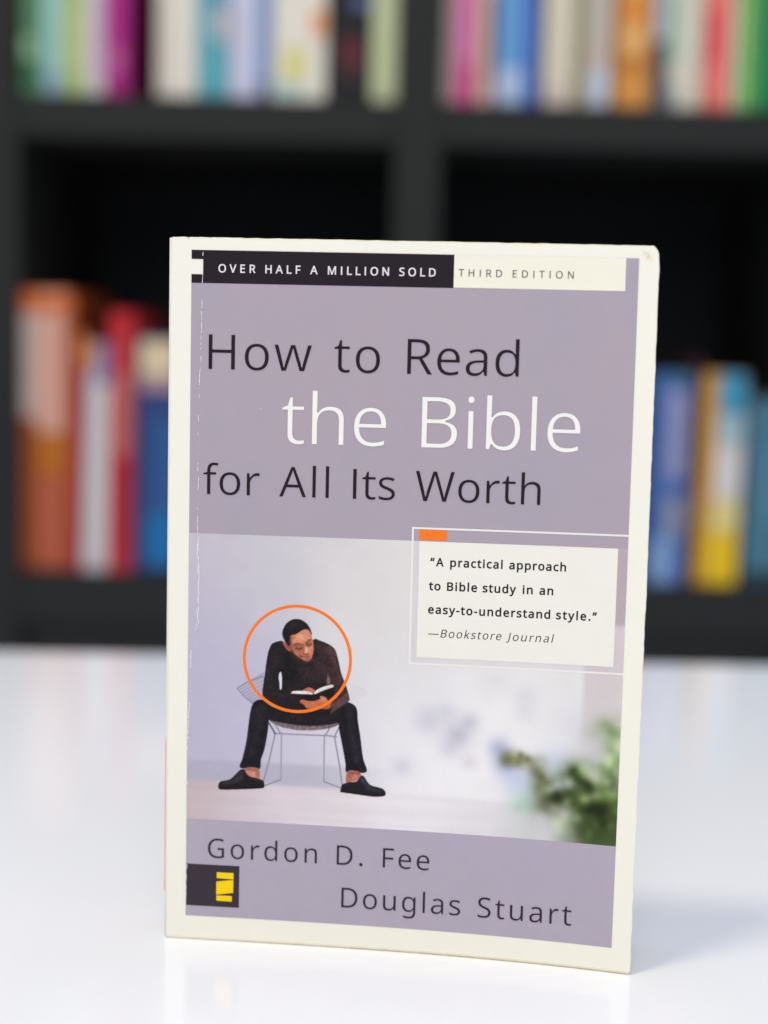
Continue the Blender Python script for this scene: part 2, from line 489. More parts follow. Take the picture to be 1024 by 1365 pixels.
black_ink = ink('black_ink', (31, 21, 29))
text_ink = ink('dark_text_ink', (33, 18, 31))
thin_ink = ink('plum_text_ink', (52, 34, 52))
white_ink = ink('white_paper', (246, 244, 236))
edition_ink = ink('grey_text_ink', (66, 72, 74))
orange = ink('bright_orange_ink', (255, 124, 26))
yellow = ink('yellow_ink', (255, 214, 0))
logo_ink = ink('charcoal_ink', (58, 48, 58))

PL, PR, PB, PT = 5.87, 129.5, 7.15, 199.5
FB, FT = 36.25, 119.95          # the printed photograph
flat('cover_panel', [(PL, FT, PR, 190.55)], 'panel', mauve)
flat('author_panel', [(PL, PB, PR, FB)], 'panel', ink('lilac_ink', (178, 169, 184), mottle=0.05))
flat('edge_strip', [(126.0, 190.55, PR, PT)], 'panel', mauve)
flat('title_banner', [(PL, 190.4, 79.1, 192.8), (PL, 197.0, 79.1, PT), (9.15, 192.8, 79.1, 197.0)], 'bar', black_ink)
flat('edition_banner', [(79.1, 190.55, 126.0, PT-0.05)], 'bar', ink('banner_paper', (245, 241, 222)))
# quotation: outlined frame, white panel and orange tab
fr = 0.55
flat('quote_frame', [(69.4, 123.3, PR, 123.3+fr), (69.4, 84.7, 69.4+fr, 123.3), (69.4+fr, 84.7, PR, 84.7+fr)], 'frame', ink('frame_ink', (240, 237, 230)))
flat('quote_panel', [(71.6, 86.8, 126.8, 119.9)], 'box', ink('quote_paper', (241, 239, 228)))
flat('orange_tab', [(71.6, 120.3, 79.2, 123.15)], 'box', orange)
flat('publisher_panel', [(PL+0.12, 10.25, 21.65, 22.8)], 'bar', logo_ink)
def polys(name, pls, layer, mat):
    verts, faces = [], []
    for p in pls:
        b = len(verts)
        a = np.array(p)
        verts += surf(a[:, 0], a[:, 1], OFF[layer]).tolist()
        faces.append(list(range(b, b+len(p))))
    return mesh_obj(name, verts, faces, mat, front)
def lg(x, y):      # emblem drawn on a 213 x 170 grid inside its dark panel
    return (PL+0.12+(x-147)/213*15.66, 22.8-(y-277)/170*12.55)
polys('publisher_emblem', [[lg(270, 330), lg(337, 331.5), lg(337, 306), lg(270, 306)],
                           [lg(268.5, 397), lg(336.5, 387), lg(336.5, 334), lg(268.5, 344)],
                           [lg(269.5, 422), lg(331, 423), lg(331, 400), lg(269.5, 400)]], 'text', yellow)
# ring round the reader's head
ang = np.linspace(0, 2*math.pi, 97)[:-1]
rv = []
for r in (1.0, 0.945):
    rv.append(np.stack([37.55+15.72*r*np.cos(ang), 84.75+15.72*r*np.sin(ang)], 1))
rv = np.concatenate(rv)
n = len(ang)
mesh_obj('orange_ring', surf(rv[:, 0], rv[:, 1], OFF['bar']), [(i, (i+1) % n, n+(i+1) % n, n+i) for i in range(n)], orange, front)

# ---- lettering: glyph outlines (units of 1/1000 em, cap height 573), set word by word on the cover
GLYPHS = {"-":[258,[[[32,184],[32,246],[226,246],[226,184]]]],
".":[215,[[[58,43],[59,57],[61,69],[66,78],[72,85],[80,90],[88,94],[97,96],[107,97],[117,96],[126,94],[135,90],[142,85],[149,78],[153,69],[156,57],[157,43],[156,30],[153,18],[149,9],[142,2],[135,-4],[126,-8],[117,-10],[107,-11],[97,-10],[88,-8],[80,-4],[72,2],[66,9],[61,18],[59,30]]]],
"A":[512,[[[437,0],[368,177],[141,177],[73,0],[0,0],[224,575],[289,575],[512,0]],[[282,415],[274,438],[263,473],[255,500],[247,468],[238,438],[230,415],[165,241],[346,241]]]],
"B":[521,[[[241,573],[276,572],[307,569],[336,565],[361,558],[384,551],[404,541],[428,522],[445,497],[455,467],[459,431],[458,414],[456,399],[452,384],[446,371],[439,358],[431,347],[421,337],[409,328],[396,320],[382,313],[367,308],[350,304],[350,300],[367,297],[384,292],[400,286],[415,279],[429,271],[441,261],[452,249],[461,236],[468,221],[474,203],[477,184],[478,163],[476,138],[472,115],[464,93],[454,74],[441,57],[425,42],[406,29],[385,19],[362,11],[337,5],[309,1],[279,0],[78,0],[78,573]],[[256,329],[290,330],[318,335],[340,342],[357,352],[369,366],[377,382],[382,401],[384,423],[382,445],[376,463],[365,478],[351,490],[332,499],[308,506],[279,510],[245,511],[150,511],[150,329]],[[150,269],[150,61],[265,61],[301,63],[330,68],[354,78],[371,91],[384,107],[394,125],[399,145],[401,168],[400,183],[398,197],[394,210],[388,221],[380,232],[370,241],[358,249],[344,256],[327,262],[307,266],[285,268],[260,269]]]],
"D":[585,[[[536,292],[535,261],[533,231],[528,203],[521,177],[512,153],[501,131],[481,100],[457,74],[430,51],[399,33],[376,23],[351,15],[325,8],[297,4],[268,1],[237,0],[78,0],[78,573],[254,573],[282,572],[309,569],[335,565],[359,558],[382,550],[404,540],[434,523],[460,501],[483,475],[502,446],[513,425],[521,401],[528,377],[533,350],[536,322]],[[460,289],[459,326],[454,359],[446,388],[435,415],[421,437],[404,457],[384,474],[361,487],[336,498],[308,505],[277,509],[244,511],[150,511],[150,62],[228,62],[265,63],[299,68],[329,76],[357,87],[381,102],[402,119],[420,140],[434,164],[446,190],[454,220],[459,253]]]],
"E":[446,[[[398,0],[78,0],[78,573],[398,573],[398,509],[150,509],[150,330],[383,330],[383,268],[150,268],[150,63],[398,63]]]],
"F":[416,[[[150,0],[78,0],[78,573],[398,573],[398,509],[150,509],[150,306],[383,306],[383,243],[150,243]]]],
"G":[584,[[[326,302],[524,302],[524,22],[501,15],[478,8],[454,3],[431,-1],[406,-4],[380,-6],[352,-8],[323,-8],[294,-7],[267,-4],[241,1],[217,8],[194,17],[173,28],[145,47],[120,71],[98,98],[81,130],[71,152],[63,176],[57,202],[52,229],[50,257],[49,286],[50,316],[53,343],[58,370],[65,395],[73,419],[84,442],[104,473],[127,500],[154,524],[186,544],[208,555],[233,564],[259,571],[286,577],[315,580],[346,581],[369,580],[392,578],[415,576],[437,572],[458,567],[478,561],[498,554],[516,547],[489,484],[473,491],[457,497],[439,503],[421,508],[401,512],[382,515],[362,517],[342,517],[309,515],[278,510],[250,501],[225,489],[202,474],[181,455],[164,434],[150,409],[139,382],[131,353],[126,321],[124,286],[126,253],[130,222],[137,193],[146,166],[159,141],[175,119],[194,100],[216,84],[241,71],[270,62],[303,56],[340,55],[358,55],[375,56],[390,57],[404,59],[452,68],[452,238],[326,238]]]],
"H":[594,[[[516,0],[443,0],[443,267],[150,267],[150,0],[78,0],[78,573],[150,573],[150,330],[443,330],[443,573],[516,573]]]],
"I":[272,[[[239,0],[32,0],[32,42],[99,57],[99,515],[32,531],[32,573],[239,573],[239,531],[172,515],[172,57],[239,42]]]],
"J":[219,[[[-3,-152],[-37,-150],[-63,-142],[-63,-81],[-35,-87],[-5,-89],[5,-89],[15,-87],[24,-85],[33,-81],[42,-76],[50,-70],[57,-62],[63,-53],[67,-42],[71,-29],[73,-14],[74,3],[74,573],[146,573],[146,9],[145,-18],[141,-42],[136,-63],[128,-82],[117,-99],[105,-113],[91,-125],[75,-135],[58,-143],[39,-148],[19,-151]]]],
"L":[420,[[[78,0],[78,573],[150,573],[150,64],[400,64],[400,0]]]],
"M":[727,[[[330,0],[142,502],[139,502],[142,461],[144,407],[144,347],[144,0],[78,0],[78,573],[184,573],[361,103],[364,103],[544,573],[650,573],[650,0],[578,0],[578,352],[579,408],[581,460],[584,501],[581,501],[390,0]]]],
"N":[609,[[[532,0],[447,0],[141,476],[138,476],[141,432],[143,378],[144,320],[144,0],[78,0],[78,573],[161,573],[467,99],[470,99],[468,137],[466,193],[464,249],[464,573],[532,573]]]],
"O":[626,[[[577,287],[576,255],[573,224],[568,194],[561,166],[551,140],[540,116],[526,94],[510,73],[493,54],[473,38],[451,24],[428,13],[402,4],[375,-3],[345,-7],[314,-8],[281,-7],[251,-3],[222,4],[196,13],[173,25],[151,39],[131,55],[114,73],[98,94],[85,116],[74,141],[65,167],[58,195],[53,224],[50,255],[49,288],[50,317],[52,344],[56,370],[62,396],[69,419],[78,442],[94,473],[114,500],[138,524],[166,545],[186,556],[208,565],[232,572],[258,577],[285,580],[314,581],[356,579],[393,572],[428,561],[459,545],[486,525],[510,501],[530,473],[547,442],[557,420],[564,396],[570,370],[574,344],[577,316]],[[125,287],[126,252],[130,220],[136,190],[145,163],[157,138],[171,117],[188,98],[207,83],[230,70],[255,62],[283,56],[314,55],[345,56],[373,62],[398,70],[420,83],[439,98],[456,117],[470,138],[481,163],[490,190],[496,220],[500,252],[501,287],[500,322],[496,354],[490,384],[481,411],[470,435],[456,457],[440,475],[421,491],[398,503],[373,511],[345,516],[314,518],[283,516],[255,511],[230,502],[207,490],[188,475],[171,457],[157,435],[145,411],[136,384],[130,354],[126,322]]]],
"R":[499,[[[236,573],[270,571],[301,568],[329,562],[353,555],[375,544],[393,532],[409,517],[422,500],[432,481],[439,460],[443,436],[444,410],[443,388],[440,368],[435,350],[427,334],[418,319],[408,306],[397,295],[385,285],[371,277],[358,269],[344,262],[330,257],[487,0],[403,0],[264,237],[150,237],[150,0],[78,0],[78,573]],[[232,510],[150,510],[150,298],[236,298],[268,299],[296,304],[319,313],[338,325],[352,341],[362,359],[368,381],[370,407],[369,424],[366,440],[361,455],[355,467],[346,477],[336,486],[324,494],[310,500],[293,504],[275,507],[254,509]]]],
"S":[440,[[[403,153],[401,128],[396,106],[389,85],[378,66],[364,49],[348,35],[328,22],[307,11],[283,3],[257,-3],[228,-7],[198,-8],[137,-5],[83,4],[41,19],[41,88],[56,82],[73,76],[92,70],[113,65],[134,60],[156,57],[179,55],[201,55],[222,55],[240,57],[257,61],[273,66],[286,72],[298,79],[308,88],[316,98],[322,109],[327,120],[329,133],[330,147],[330,160],[327,173],[324,184],[318,194],[311,204],[302,213],[291,221],[277,230],[261,238],[242,247],[220,255],[196,265],[178,272],[161,279],[146,286],[131,294],[118,302],[106,311],[95,320],[85,330],[76,340],[69,351],[63,363],[57,375],[53,389],[50,403],[49,418],[48,435],[50,457],[54,477],[61,496],[71,513],[84,528],[99,542],[116,553],[136,563],[157,571],[180,576],[205,579],[231,581],[254,580],[276,578],[297,576],[318,572],[337,567],[355,562],[372,555],[389,549],[366,487],[351,493],[336,499],[319,504],[302,508],[284,512],[266,515],[248,517],[229,517],[212,517],[196,515],[182,511],[169,507],[158,501],[148,494],[140,486],[133,478],[128,468],[124,457],[122,446],[121,434],[122,420],[124,407],[128,396],[133,386],[140,376],[149,367],[160,359],[172,351],[187,343],[204,335],[224,327],[246,318],[270,309],[293,299],[313,289],[332,279],[348,268],[362,255],[374,242],[385,228],[392,212],[398,194],[401,175]]]],
"T":[446,[[[259,0],[187,0],[187,509],[8,509],[8,573],[437,573],[437,509],[259,509]]]],
"V":[481,[[[481,573],[277,0],[204,0],[0,573],[75,573],[204,205],[220,160],[231,119],[241,80],[250,119],[262,161],[277,207],[405,573]]]],
"W":[746,[[[735,573],[583,0],[510,0],[399,375],[389,410],[380,443],[373,471],[370,488],[367,471],[361,443],[352,409],[342,373],[234,0],[161,0],[10,573],[85,573],[174,223],[183,186],[190,151],[196,118],[201,87],[206,119],[213,154],[222,191],[232,227],[333,573],[407,573],[512,225],[523,187],[532,151],[538,117],[544,87],[550,129],[560,175],[572,224],[660,573]]]],
"a":[450,[[[231,437],[268,435],[299,428],[326,418],[347,403],[364,383],[376,358],[383,328],[385,293],[385,0],[334,0],[320,61],[317,61],[307,50],[298,40],[288,30],[279,22],[268,15],[258,9],[246,3],[234,-1],[220,-4],[206,-6],[190,-8],[172,-8],[154,-7],[136,-5],[119,0],[103,6],[88,13],[75,23],[64,34],[55,48],[47,63],[41,80],[38,99],[37,119],[40,150],[50,176],[65,199],[87,219],[106,229],[127,238],[152,245],[179,251],[209,255],[243,257],[316,259],[316,285],[315,309],[310,330],[303,347],[293,359],[280,368],[265,375],[247,379],[227,380],[210,379],[194,378],[178,374],[163,370],[106,347],[84,400],[99,408],[115,414],[132,421],[151,426],[170,431],[190,434],[210,436]],[[252,208],[215,205],[184,200],[159,192],[141,182],[127,170],[118,155],[112,138],[110,119],[111,102],[115,87],[122,75],[132,66],[144,58],[157,53],[172,50],[188,49],[215,51],[238,56],[260,66],[279,79],[295,96],[306,117],[313,142],[315,172],[315,210]]]],
"b":[493,[[[139,461],[138,410],[135,373],[139,373],[149,386],[161,398],[174,409],[189,419],[206,427],[226,432],[248,436],[272,437],[310,434],[344,423],[374,406],[401,381],[415,361],[428,338],[437,312],[444,283],[448,250],[449,215],[448,180],[444,147],[437,118],[427,91],[415,68],[400,48],[384,31],[365,17],[344,6],[322,-2],[298,-6],[272,-8],[248,-7],[226,-3],[206,2],[189,10],[174,20],[161,31],[149,42],[139,55],[133,55],[119,0],[68,0],[68,609],[139,609]],[[260,379],[238,377],[219,374],[202,369],[188,361],[175,351],[165,339],[157,325],[150,308],[145,289],[142,268],[139,244],[139,217],[139,214],[140,177],[145,144],[153,116],[165,93],[181,74],[202,61],[229,53],[261,51],[288,53],[312,61],[332,74],[348,93],[360,117],[369,145],[374,178],[376,216],[374,254],[369,287],[360,315],[348,338],[331,356],[311,368],[288,376]]]],
"c":[385,[[[241,-8],[213,-7],[187,-2],[162,5],[139,15],[118,28],[99,45],[83,65],[69,87],[58,114],[50,143],[46,176],[44,213],[46,250],[51,284],[59,315],[71,342],[85,365],[102,385],[121,401],[142,415],[166,425],[191,432],[217,436],[245,438],[262,437],[278,436],[293,434],[309,431],[323,427],[336,424],[348,419],[358,415],[337,356],[292,370],[244,376],[223,375],[204,371],[187,366],[172,358],[159,347],[148,335],[138,320],[131,303],[125,284],[120,263],[118,239],[117,213],[118,189],[120,166],[125,145],[131,126],[138,109],[148,94],[159,82],[172,71],[186,63],[202,58],[220,54],[240,53],[257,53],[273,55],[288,57],[302,60],[351,78],[351,15],[340,10],[328,5],[316,1],[304,-2],[290,-5],[275,-7],[258,-8]]]],
"d":[493,[[[221,-8],[182,-5],[148,6],[118,23],[92,48],[78,68],[65,91],[56,117],[49,146],[45,179],[44,214],[45,249],[49,282],[56,311],[66,338],[78,361],[93,381],[119,406],[149,424],[183,434],[221,438],[238,437],[253,436],[267,433],[280,429],[292,425],[303,420],[314,413],[323,407],[354,374],[359,374],[356,405],[354,438],[354,609],[425,609],[425,0],[368,0],[358,58],[354,58],[323,24],[314,17],[303,11],[292,6],[279,1],[266,-3],[252,-6],[237,-7]],[[232,51],[263,53],[290,60],[311,71],[328,88],[340,109],[348,135],[354,165],[355,200],[355,213],[354,251],[349,284],[340,313],[329,336],[313,355],[291,369],[264,377],[231,379],[204,376],[181,368],[162,354],[146,334],[133,309],[124,281],[119,249],[117,213],[119,176],[124,144],[133,116],[146,93],[162,74],[181,61],[205,53]]]],
"e":[452,[[[234,438],[261,436],[286,432],[308,424],[329,414],[348,401],[364,385],[378,367],[390,346],[399,323],[406,299],[410,272],[411,244],[411,201],[117,201],[120,167],[127,137],[139,111],[154,90],[174,74],[197,62],[224,55],[254,52],[274,53],[293,54],[310,56],[327,60],[343,64],[359,69],[375,75],[392,82],[392,20],[376,13],[359,8],[343,3],[327,-1],[310,-4],[292,-6],[272,-8],[251,-8],[221,-6],[194,-2],[167,6],[143,17],[121,31],[101,48],[85,68],[70,91],[59,117],[51,146],[46,177],[44,212],[46,246],[50,277],[57,306],[68,333],[81,357],[96,378],[114,395],[134,411],[157,423],[181,431],[207,436]],[[233,380],[209,378],[188,372],[170,362],[154,348],[140,330],[130,309],[123,285],[119,257],[338,257],[337,275],[335,292],[331,307],[326,322],[320,334],[312,346],[303,356],[292,364],[280,371],[266,376],[251,379]]]],
"f":[276,[[[266,375],[158,375],[158,0],[87,0],[87,375],[12,375],[12,408],[87,432],[87,457],[88,483],[92,507],[97,528],[104,547],[113,563],[124,577],[137,588],[152,597],[168,604],[186,609],[206,612],[227,613],[274,609],[310,599],[292,544],[262,552],[228,556],[211,554],[197,550],[185,542],[175,532],[168,519],[162,502],[159,481],[158,458],[158,430],[266,430]]]],
"g":[493,[[[221,438],[241,437],[261,434],[280,429],[297,422],[314,413],[329,402],[343,388],[355,373],[359,373],[369,430],[425,430],[425,-7],[424,-36],[420,-63],[413,-88],[404,-109],[392,-129],[378,-146],[361,-160],[341,-172],[318,-181],[293,-187],[264,-191],[233,-192],[210,-192],[188,-191],[167,-189],[147,-186],[128,-182],[110,-177],[94,-172],[78,-165],[78,-100],[94,-108],[111,-114],[129,-120],[149,-125],[170,-129],[191,-132],[214,-133],[237,-134],[263,-132],[286,-126],[306,-116],[324,-101],[337,-84],[347,-63],[353,-39],[355,-13],[355,4],[356,32],[358,57],[354,57],[343,42],[329,28],[315,17],[299,8],[281,1],[263,-4],[243,-7],[221,-8],[182,-4],[147,7],[117,25],[91,51],[77,71],[65,95],[56,121],[49,149],[45,180],[44,214],[45,247],[49,278],[56,306],[65,332],[77,356],[91,377],[117,404],[147,423],[181,434]],[[230,379],[213,377],[197,374],[182,368],[169,359],[157,349],[147,336],[138,320],[130,303],[125,284],[120,262],[118,239],[117,213],[119,176],[124,143],[134,115],[146,92],[163,73],[182,60],[205,52],[232,50],[248,50],[262,52],[276,54],[288,58],[299,63],[309,69],[318,76],[326,85],[334,94],[340,105],[345,117],[349,131],[352,145],[354,161],[356,179],[356,197],[356,214],[355,242],[353,267],[349,289],[343,309],[335,326],[326,340],[315,352],[302,362],[287,369],[270,374],[251,377]]]],
"h":[496,[[[139,431],[138,399],[135,370],[140,370],[147,381],[155,391],[164,400],[174,407],[185,414],[196,420],[208,425],[221,429],[233,433],[247,435],[260,437],[273,437],[298,436],[321,433],[342,428],[360,421],[377,411],[391,400],[403,386],[413,370],[421,351],[426,330],[430,306],[431,280],[431,0],[361,0],[361,275],[359,299],[355,321],[348,338],[338,353],[324,364],[308,372],[288,377],[265,379],[242,377],[222,374],[204,368],[189,360],[177,350],[166,338],[157,324],[150,308],[145,289],[142,269],[139,246],[139,222],[139,0],[68,0],[68,609],[139,609]]]],
"i":[207,[[[139,430],[139,0],[68,0],[68,430]],[[104,591],[112,590],[119,588],[126,585],[133,580],[138,574],[142,566],[144,557],[145,546],[144,536],[142,526],[138,519],[133,512],[126,508],[119,504],[112,502],[104,501],[96,502],[88,504],[81,508],[75,512],[69,519],[66,526],[63,536],[63,546],[63,557],[66,566],[69,574],[75,580],[81,585],[88,588],[96,590]]]],
"k":[428,[[[138,291],[137,257],[135,221],[138,221],[152,240],[172,264],[189,285],[326,430],[409,430],[235,246],[421,0],[336,0],[187,200],[138,158],[138,0],[68,0],[68,609],[138,609]]]],
"l":[207,[[[139,0],[68,0],[68,609],[139,609]]]],
"n":[496,[[[275,438],[311,436],[343,429],[369,417],[391,401],[409,379],[421,352],[428,319],[431,280],[431,0],[361,0],[361,275],[359,299],[355,321],[348,338],[338,353],[324,364],[308,372],[288,377],[265,379],[232,376],[204,368],[182,356],[166,338],[154,316],[146,289],[140,258],[139,223],[139,0],[68,0],[68,430],[125,430],[136,371],[140,371],[147,382],[156,392],[165,401],[175,409],[186,416],[198,422],[210,427],[222,431],[235,434],[248,436],[262,437]]]],
"o":[485,[[[442,216],[441,190],[438,165],[434,142],[428,121],[420,101],[411,82],[400,66],[388,51],[374,37],[359,25],[342,15],[324,7],[305,0],[285,-4],[264,-7],[241,-8],[221,-7],[200,-4],[181,0],[163,7],[145,15],[129,25],[114,37],[100,51],[88,66],[77,82],[67,101],[59,121],[52,142],[48,165],[45,190],[44,216],[46,250],[50,282],[58,310],[68,336],[81,360],[97,380],[116,397],[137,412],[161,423],[186,431],[214,436],[244,438],[272,436],[299,431],[324,423],[347,412],[368,397],[387,380],[403,360],[417,336],[428,310],[436,282],[440,250]],[[117,216],[118,191],[120,169],[125,147],[130,128],[138,110],[147,95],[159,82],[172,71],[187,62],[203,56],[222,52],[243,51],[264,52],[282,56],[299,62],[314,71],[327,82],[339,95],[348,110],[356,128],[361,147],[366,169],[368,191],[369,216],[368,240],[365,263],[361,284],[355,303],[348,320],[338,335],[327,348],[314,359],[299,367],[282,374],[263,377],[242,379],[212,376],[185,368],[164,354],[147,335],[134,311],[124,284],[119,252]]]],
"p":[493,[[[273,438],[310,434],[344,424],[374,407],[401,383],[415,363],[428,339],[437,313],[444,284],[448,251],[449,216],[448,181],[444,148],[437,119],[427,93],[415,69],[401,49],[384,31],[365,17],[345,6],[322,-2],[298,-6],[272,-8],[256,-7],[241,-6],[227,-3],[213,1],[201,6],[190,11],[179,17],[170,24],[139,55],[134,55],[137,20],[139,-16],[139,-192],[68,-192],[68,430],[126,430],[136,371],[139,371],[170,405],[179,412],[189,419],[201,424],[213,429],[226,433],[240,436],[256,437]],[[260,379],[239,377],[221,374],[204,369],[190,362],[178,353],[167,342],[158,328],[152,313],[146,295],[142,275],[140,254],[139,229],[139,216],[139,190],[142,167],[145,145],[150,126],[157,109],[165,93],[176,80],[188,70],[203,61],[220,55],[239,52],[261,51],[280,52],[297,56],[312,63],[326,72],[338,84],[348,98],[357,113],[364,131],[369,150],[373,171],[375,193],[376,217],[374,252],[369,283],[360,310],[348,334],[331,354],[311,367],[288,376]]]],
"r":[331,[[[269,438],[295,437],[319,433],[310,368],[287,372],[264,374],[252,373],[240,371],[228,368],[217,363],[206,358],[195,351],[186,343],[176,334],[168,324],[161,313],[154,301],[149,289],[144,275],[141,261],[139,245],[139,229],[139,0],[68,0],[68,430],[126,430],[134,351],[137,351],[144,363],[152,374],[161,385],[170,395],[180,404],[191,413],[202,420],[214,426],[227,431],[240,435],[254,437]]]],
"s":[384,[[[348,119],[347,99],[343,80],[336,64],[327,49],[316,36],[302,24],[286,14],[268,6],[248,0],[226,-4],[202,-7],[176,-8],[155,-8],[135,-6],[116,-4],[99,-1],[83,3],[68,8],[55,13],[42,19],[42,83],[55,77],[70,71],[86,65],[104,60],[122,55],[141,52],[159,50],[178,49],[203,50],[224,53],[242,59],[256,66],[266,76],[274,86],[278,99],[280,112],[271,141],[266,148],[259,154],[250,160],[239,167],[227,173],[212,180],[194,188],[174,196],[154,204],[135,212],[118,220],[103,228],[89,236],[76,245],[66,255],[57,266],[50,278],[45,292],[42,307],[41,324],[44,350],[52,372],[66,392],[85,408],[109,421],[137,430],[168,436],[202,438],[221,437],[240,436],[258,434],[275,430],[292,426],[308,421],[324,415],[339,409],[315,353],[258,372],[243,376],[228,378],[213,380],[197,380],[177,379],[159,377],[144,372],[131,366],[121,358],[114,350],[110,339],[108,328],[109,319],[111,312],[114,304],[119,298],[125,292],[133,286],[142,280],[154,274],[219,246],[239,239],[257,231],[274,223],[289,215],[302,206],[314,197],[324,187],[333,176],[339,164],[344,150],[347,135]]]],
"t":[289,[[[212,50],[245,53],[272,59],[272,5],[240,-4],[200,-8],[183,-7],[167,-5],[152,-1],[138,4],[124,11],[112,20],[101,31],[91,44],[84,60],[78,79],[75,100],[74,125],[74,375],[13,375],[13,409],[75,437],[103,528],[144,528],[144,430],[269,430],[269,375],[144,375],[144,127],[146,108],[149,93],[155,79],[163,69],[173,60],[185,54],[198,51]]]],
"u":[496,[[[427,430],[427,0],[370,0],[359,57],[356,57],[349,46],[340,36],[331,28],[321,20],[310,13],[298,8],[286,3],[273,-1],[260,-4],[247,-6],[234,-8],[220,-8],[195,-7],[173,-4],[152,1],[134,8],[117,18],[103,29],[91,43],[81,59],[73,78],[68,99],[64,122],[63,148],[63,430],[135,430],[135,153],[136,129],[141,108],[148,91],[158,76],[171,65],[188,57],[207,52],[230,51],[253,52],[273,55],[291,61],[306,69],[319,79],[330,91],[338,105],[345,121],[350,140],[354,160],[356,182],[357,206],[357,430]]]],
"w":[630,[[[346,243],[336,276],[328,308],[321,335],[316,357],[313,357],[308,335],[302,307],[294,275],[284,242],[207,1],[127,1],[9,431],[82,431],[141,201],[153,154],[163,109],[169,73],[172,73],[178,97],[185,128],[193,160],[201,188],[277,431],[354,431],[428,188],[440,149],[451,109],[457,74],[460,74],[466,108],[477,153],[489,201],[549,431],[621,431],[502,1],[419,1]]]],
"y":[409,[[[1,430],[76,430],[169,185],[184,144],[196,105],[205,68],[209,68],[224,121],[245,186],[333,430],[409,430],[224,-59],[216,-79],[207,-97],[198,-114],[188,-130],[177,-144],[165,-156],[152,-167],[138,-176],[123,-183],[106,-188],[87,-191],[67,-192],[34,-190],[9,-186],[9,-130],[30,-133],[56,-135],[68,-134],[79,-132],[90,-130],[99,-126],[108,-120],[116,-114],[123,-107],[130,-99],[152,-59],[174,-2]]]],
"—":[802,[[[32,184],[32,246],[770,246],[770,184]]]],
"“":[288,[[[278,573],[263,507],[249,438],[238,376],[162,376],[156,385],[175,445],[200,511],[226,573]],[[130,573],[115,507],[100,438],[90,376],[14,376],[10,385],[28,445],[53,511],[79,573]]]],
"”":[288,[[[278,564],[260,503],[235,437],[209,376],[156,376],[172,441],[186,510],[197,573],[273,573]],[[130,564],[111,503],[87,437],[61,376],[10,376],[21,424],[32,476],[41,527],[49,573],[124,573]]]]}
GLYPHS['I'] = [250, [[(88, 0), (162, 0), (162, 573), (88, 573)]]]
GLYPHS['M'] = [727, [[(80, 0), (80, 573), (178, 573), (363, 118), (548, 573), (647, 573), (647, 0), (579, 0), (579, 462), (394, 0), (332, 0), (148, 462), (148, 0)]]]
def bolden(loops, d):
    if not d:
        return [np.array(l, float) for l in loops]
    areas = []
    for l in loops:
        a = np.array(l, float)
        x, y = a[:, 0], a[:, 1]
        areas.append(0.5*np.sum(x*np.roll(y, -1)-np.roll(x, -1)*y))
    s = 1.0 if areas[int(np.argmax(np.abs(areas)))] > 0 else -1.0
    res = []
    for l in loops:
        a = np.array(l, float)
        e1 = a-np.roll(a, 1, 0)
        e2 = np.roll(a, -1, 0)-a
        e1 /= np.linalg.norm(e1, axis=1)[:, None]+1e-9
        e2 /= np.linalg.norm(e2, axis=1)[:, None]+1e-9
        n1 = np.stack([e1[:, 1], -e1[:, 0]], 1)*s
        n2 = np.stack([e2[:, 1], -e2[:, 0]], 1)*s
        m = n1+n2
        L = np.linalg.norm(m, axis=1)[:, None]+1e-9
        m = m/L
        den = np.clip(np.sum(m*n1, 1), 0.72, 1)[:, None]
        res.append(a+m*d/den)
    return res

def lettering(name, words, base, cap, mat, weight=0.0, slant=0.0, xs=1.0):
    k = cap/573.0
    cu = bpy.data.curves.new(name, 'CURVE')
    cu.dimensions = '2D'
    cu.fill_mode = 'FRONT'
    for word, u0, u1 in words:
        gl = [(c, GLYPHS[c]) for c in word]
        ext = []
        pen = 0.0
        for c, (adv, loops) in gl:
            xs_ = [p[0] for l in loops for p in l]
            ext.append((pen, min(xs_), max(xs_)))
            pen += adv
        lead = ext[0][1]-weight
        ink_w = (ext[-1][0]+ext[-1][2]+weight-lead)*k*xs
        track = 0.0 if len(gl) == 1 else ((u1-u0)-ink_w)/(len(gl)-1)
        kx = k*xs if len(gl) > 1 else k*xs*(u1-u0)/ink_w
        for i, (c, (adv, loops)) in enumerate(gl):
            for a in bolden(loops, weight):
                x = u0+(ext[i][0]+a[:, 0]-lead)*kx+track*i
                y = a[:, 1]*k
                x = x+slant*y
                sp = cu.splines.new('POLY')
                sp.points.add(len(a)-1)
                sp.points.foreach_set('co', np.stack([x, y+base, 0*x, 0*x+1], 1).ravel())
                sp.use_cyclic_u = True
    tmp = bpy.data.objects.new('tmp', cu)
    COL.objects.link(tmp)
    dg = bpy.context.evaluated_depsgraph_get()
    me = bpy.data.meshes.new_from_object(tmp.evaluated_get(dg))
    bpy.data.objects.remove(tmp)
    bpy.data.curves.remove(cu)
    me.name = name
    co = np.zeros(len(me.vertices)*3, np.float32)
    me.vertices.foreach_get('co', co)
    co = co.reshape(-1, 3)
    me.vertices.foreach_set('co', surf(co[:, 0], co[:, 1], OFF['text']).astype(np.float32).ravel())
    me.update()
    me.materials.clear()
    me.materials.append(mat)
    o = bpy.data.objects.new(name, me)
    COL.objects.link(o)
    o.parent = front
    return o

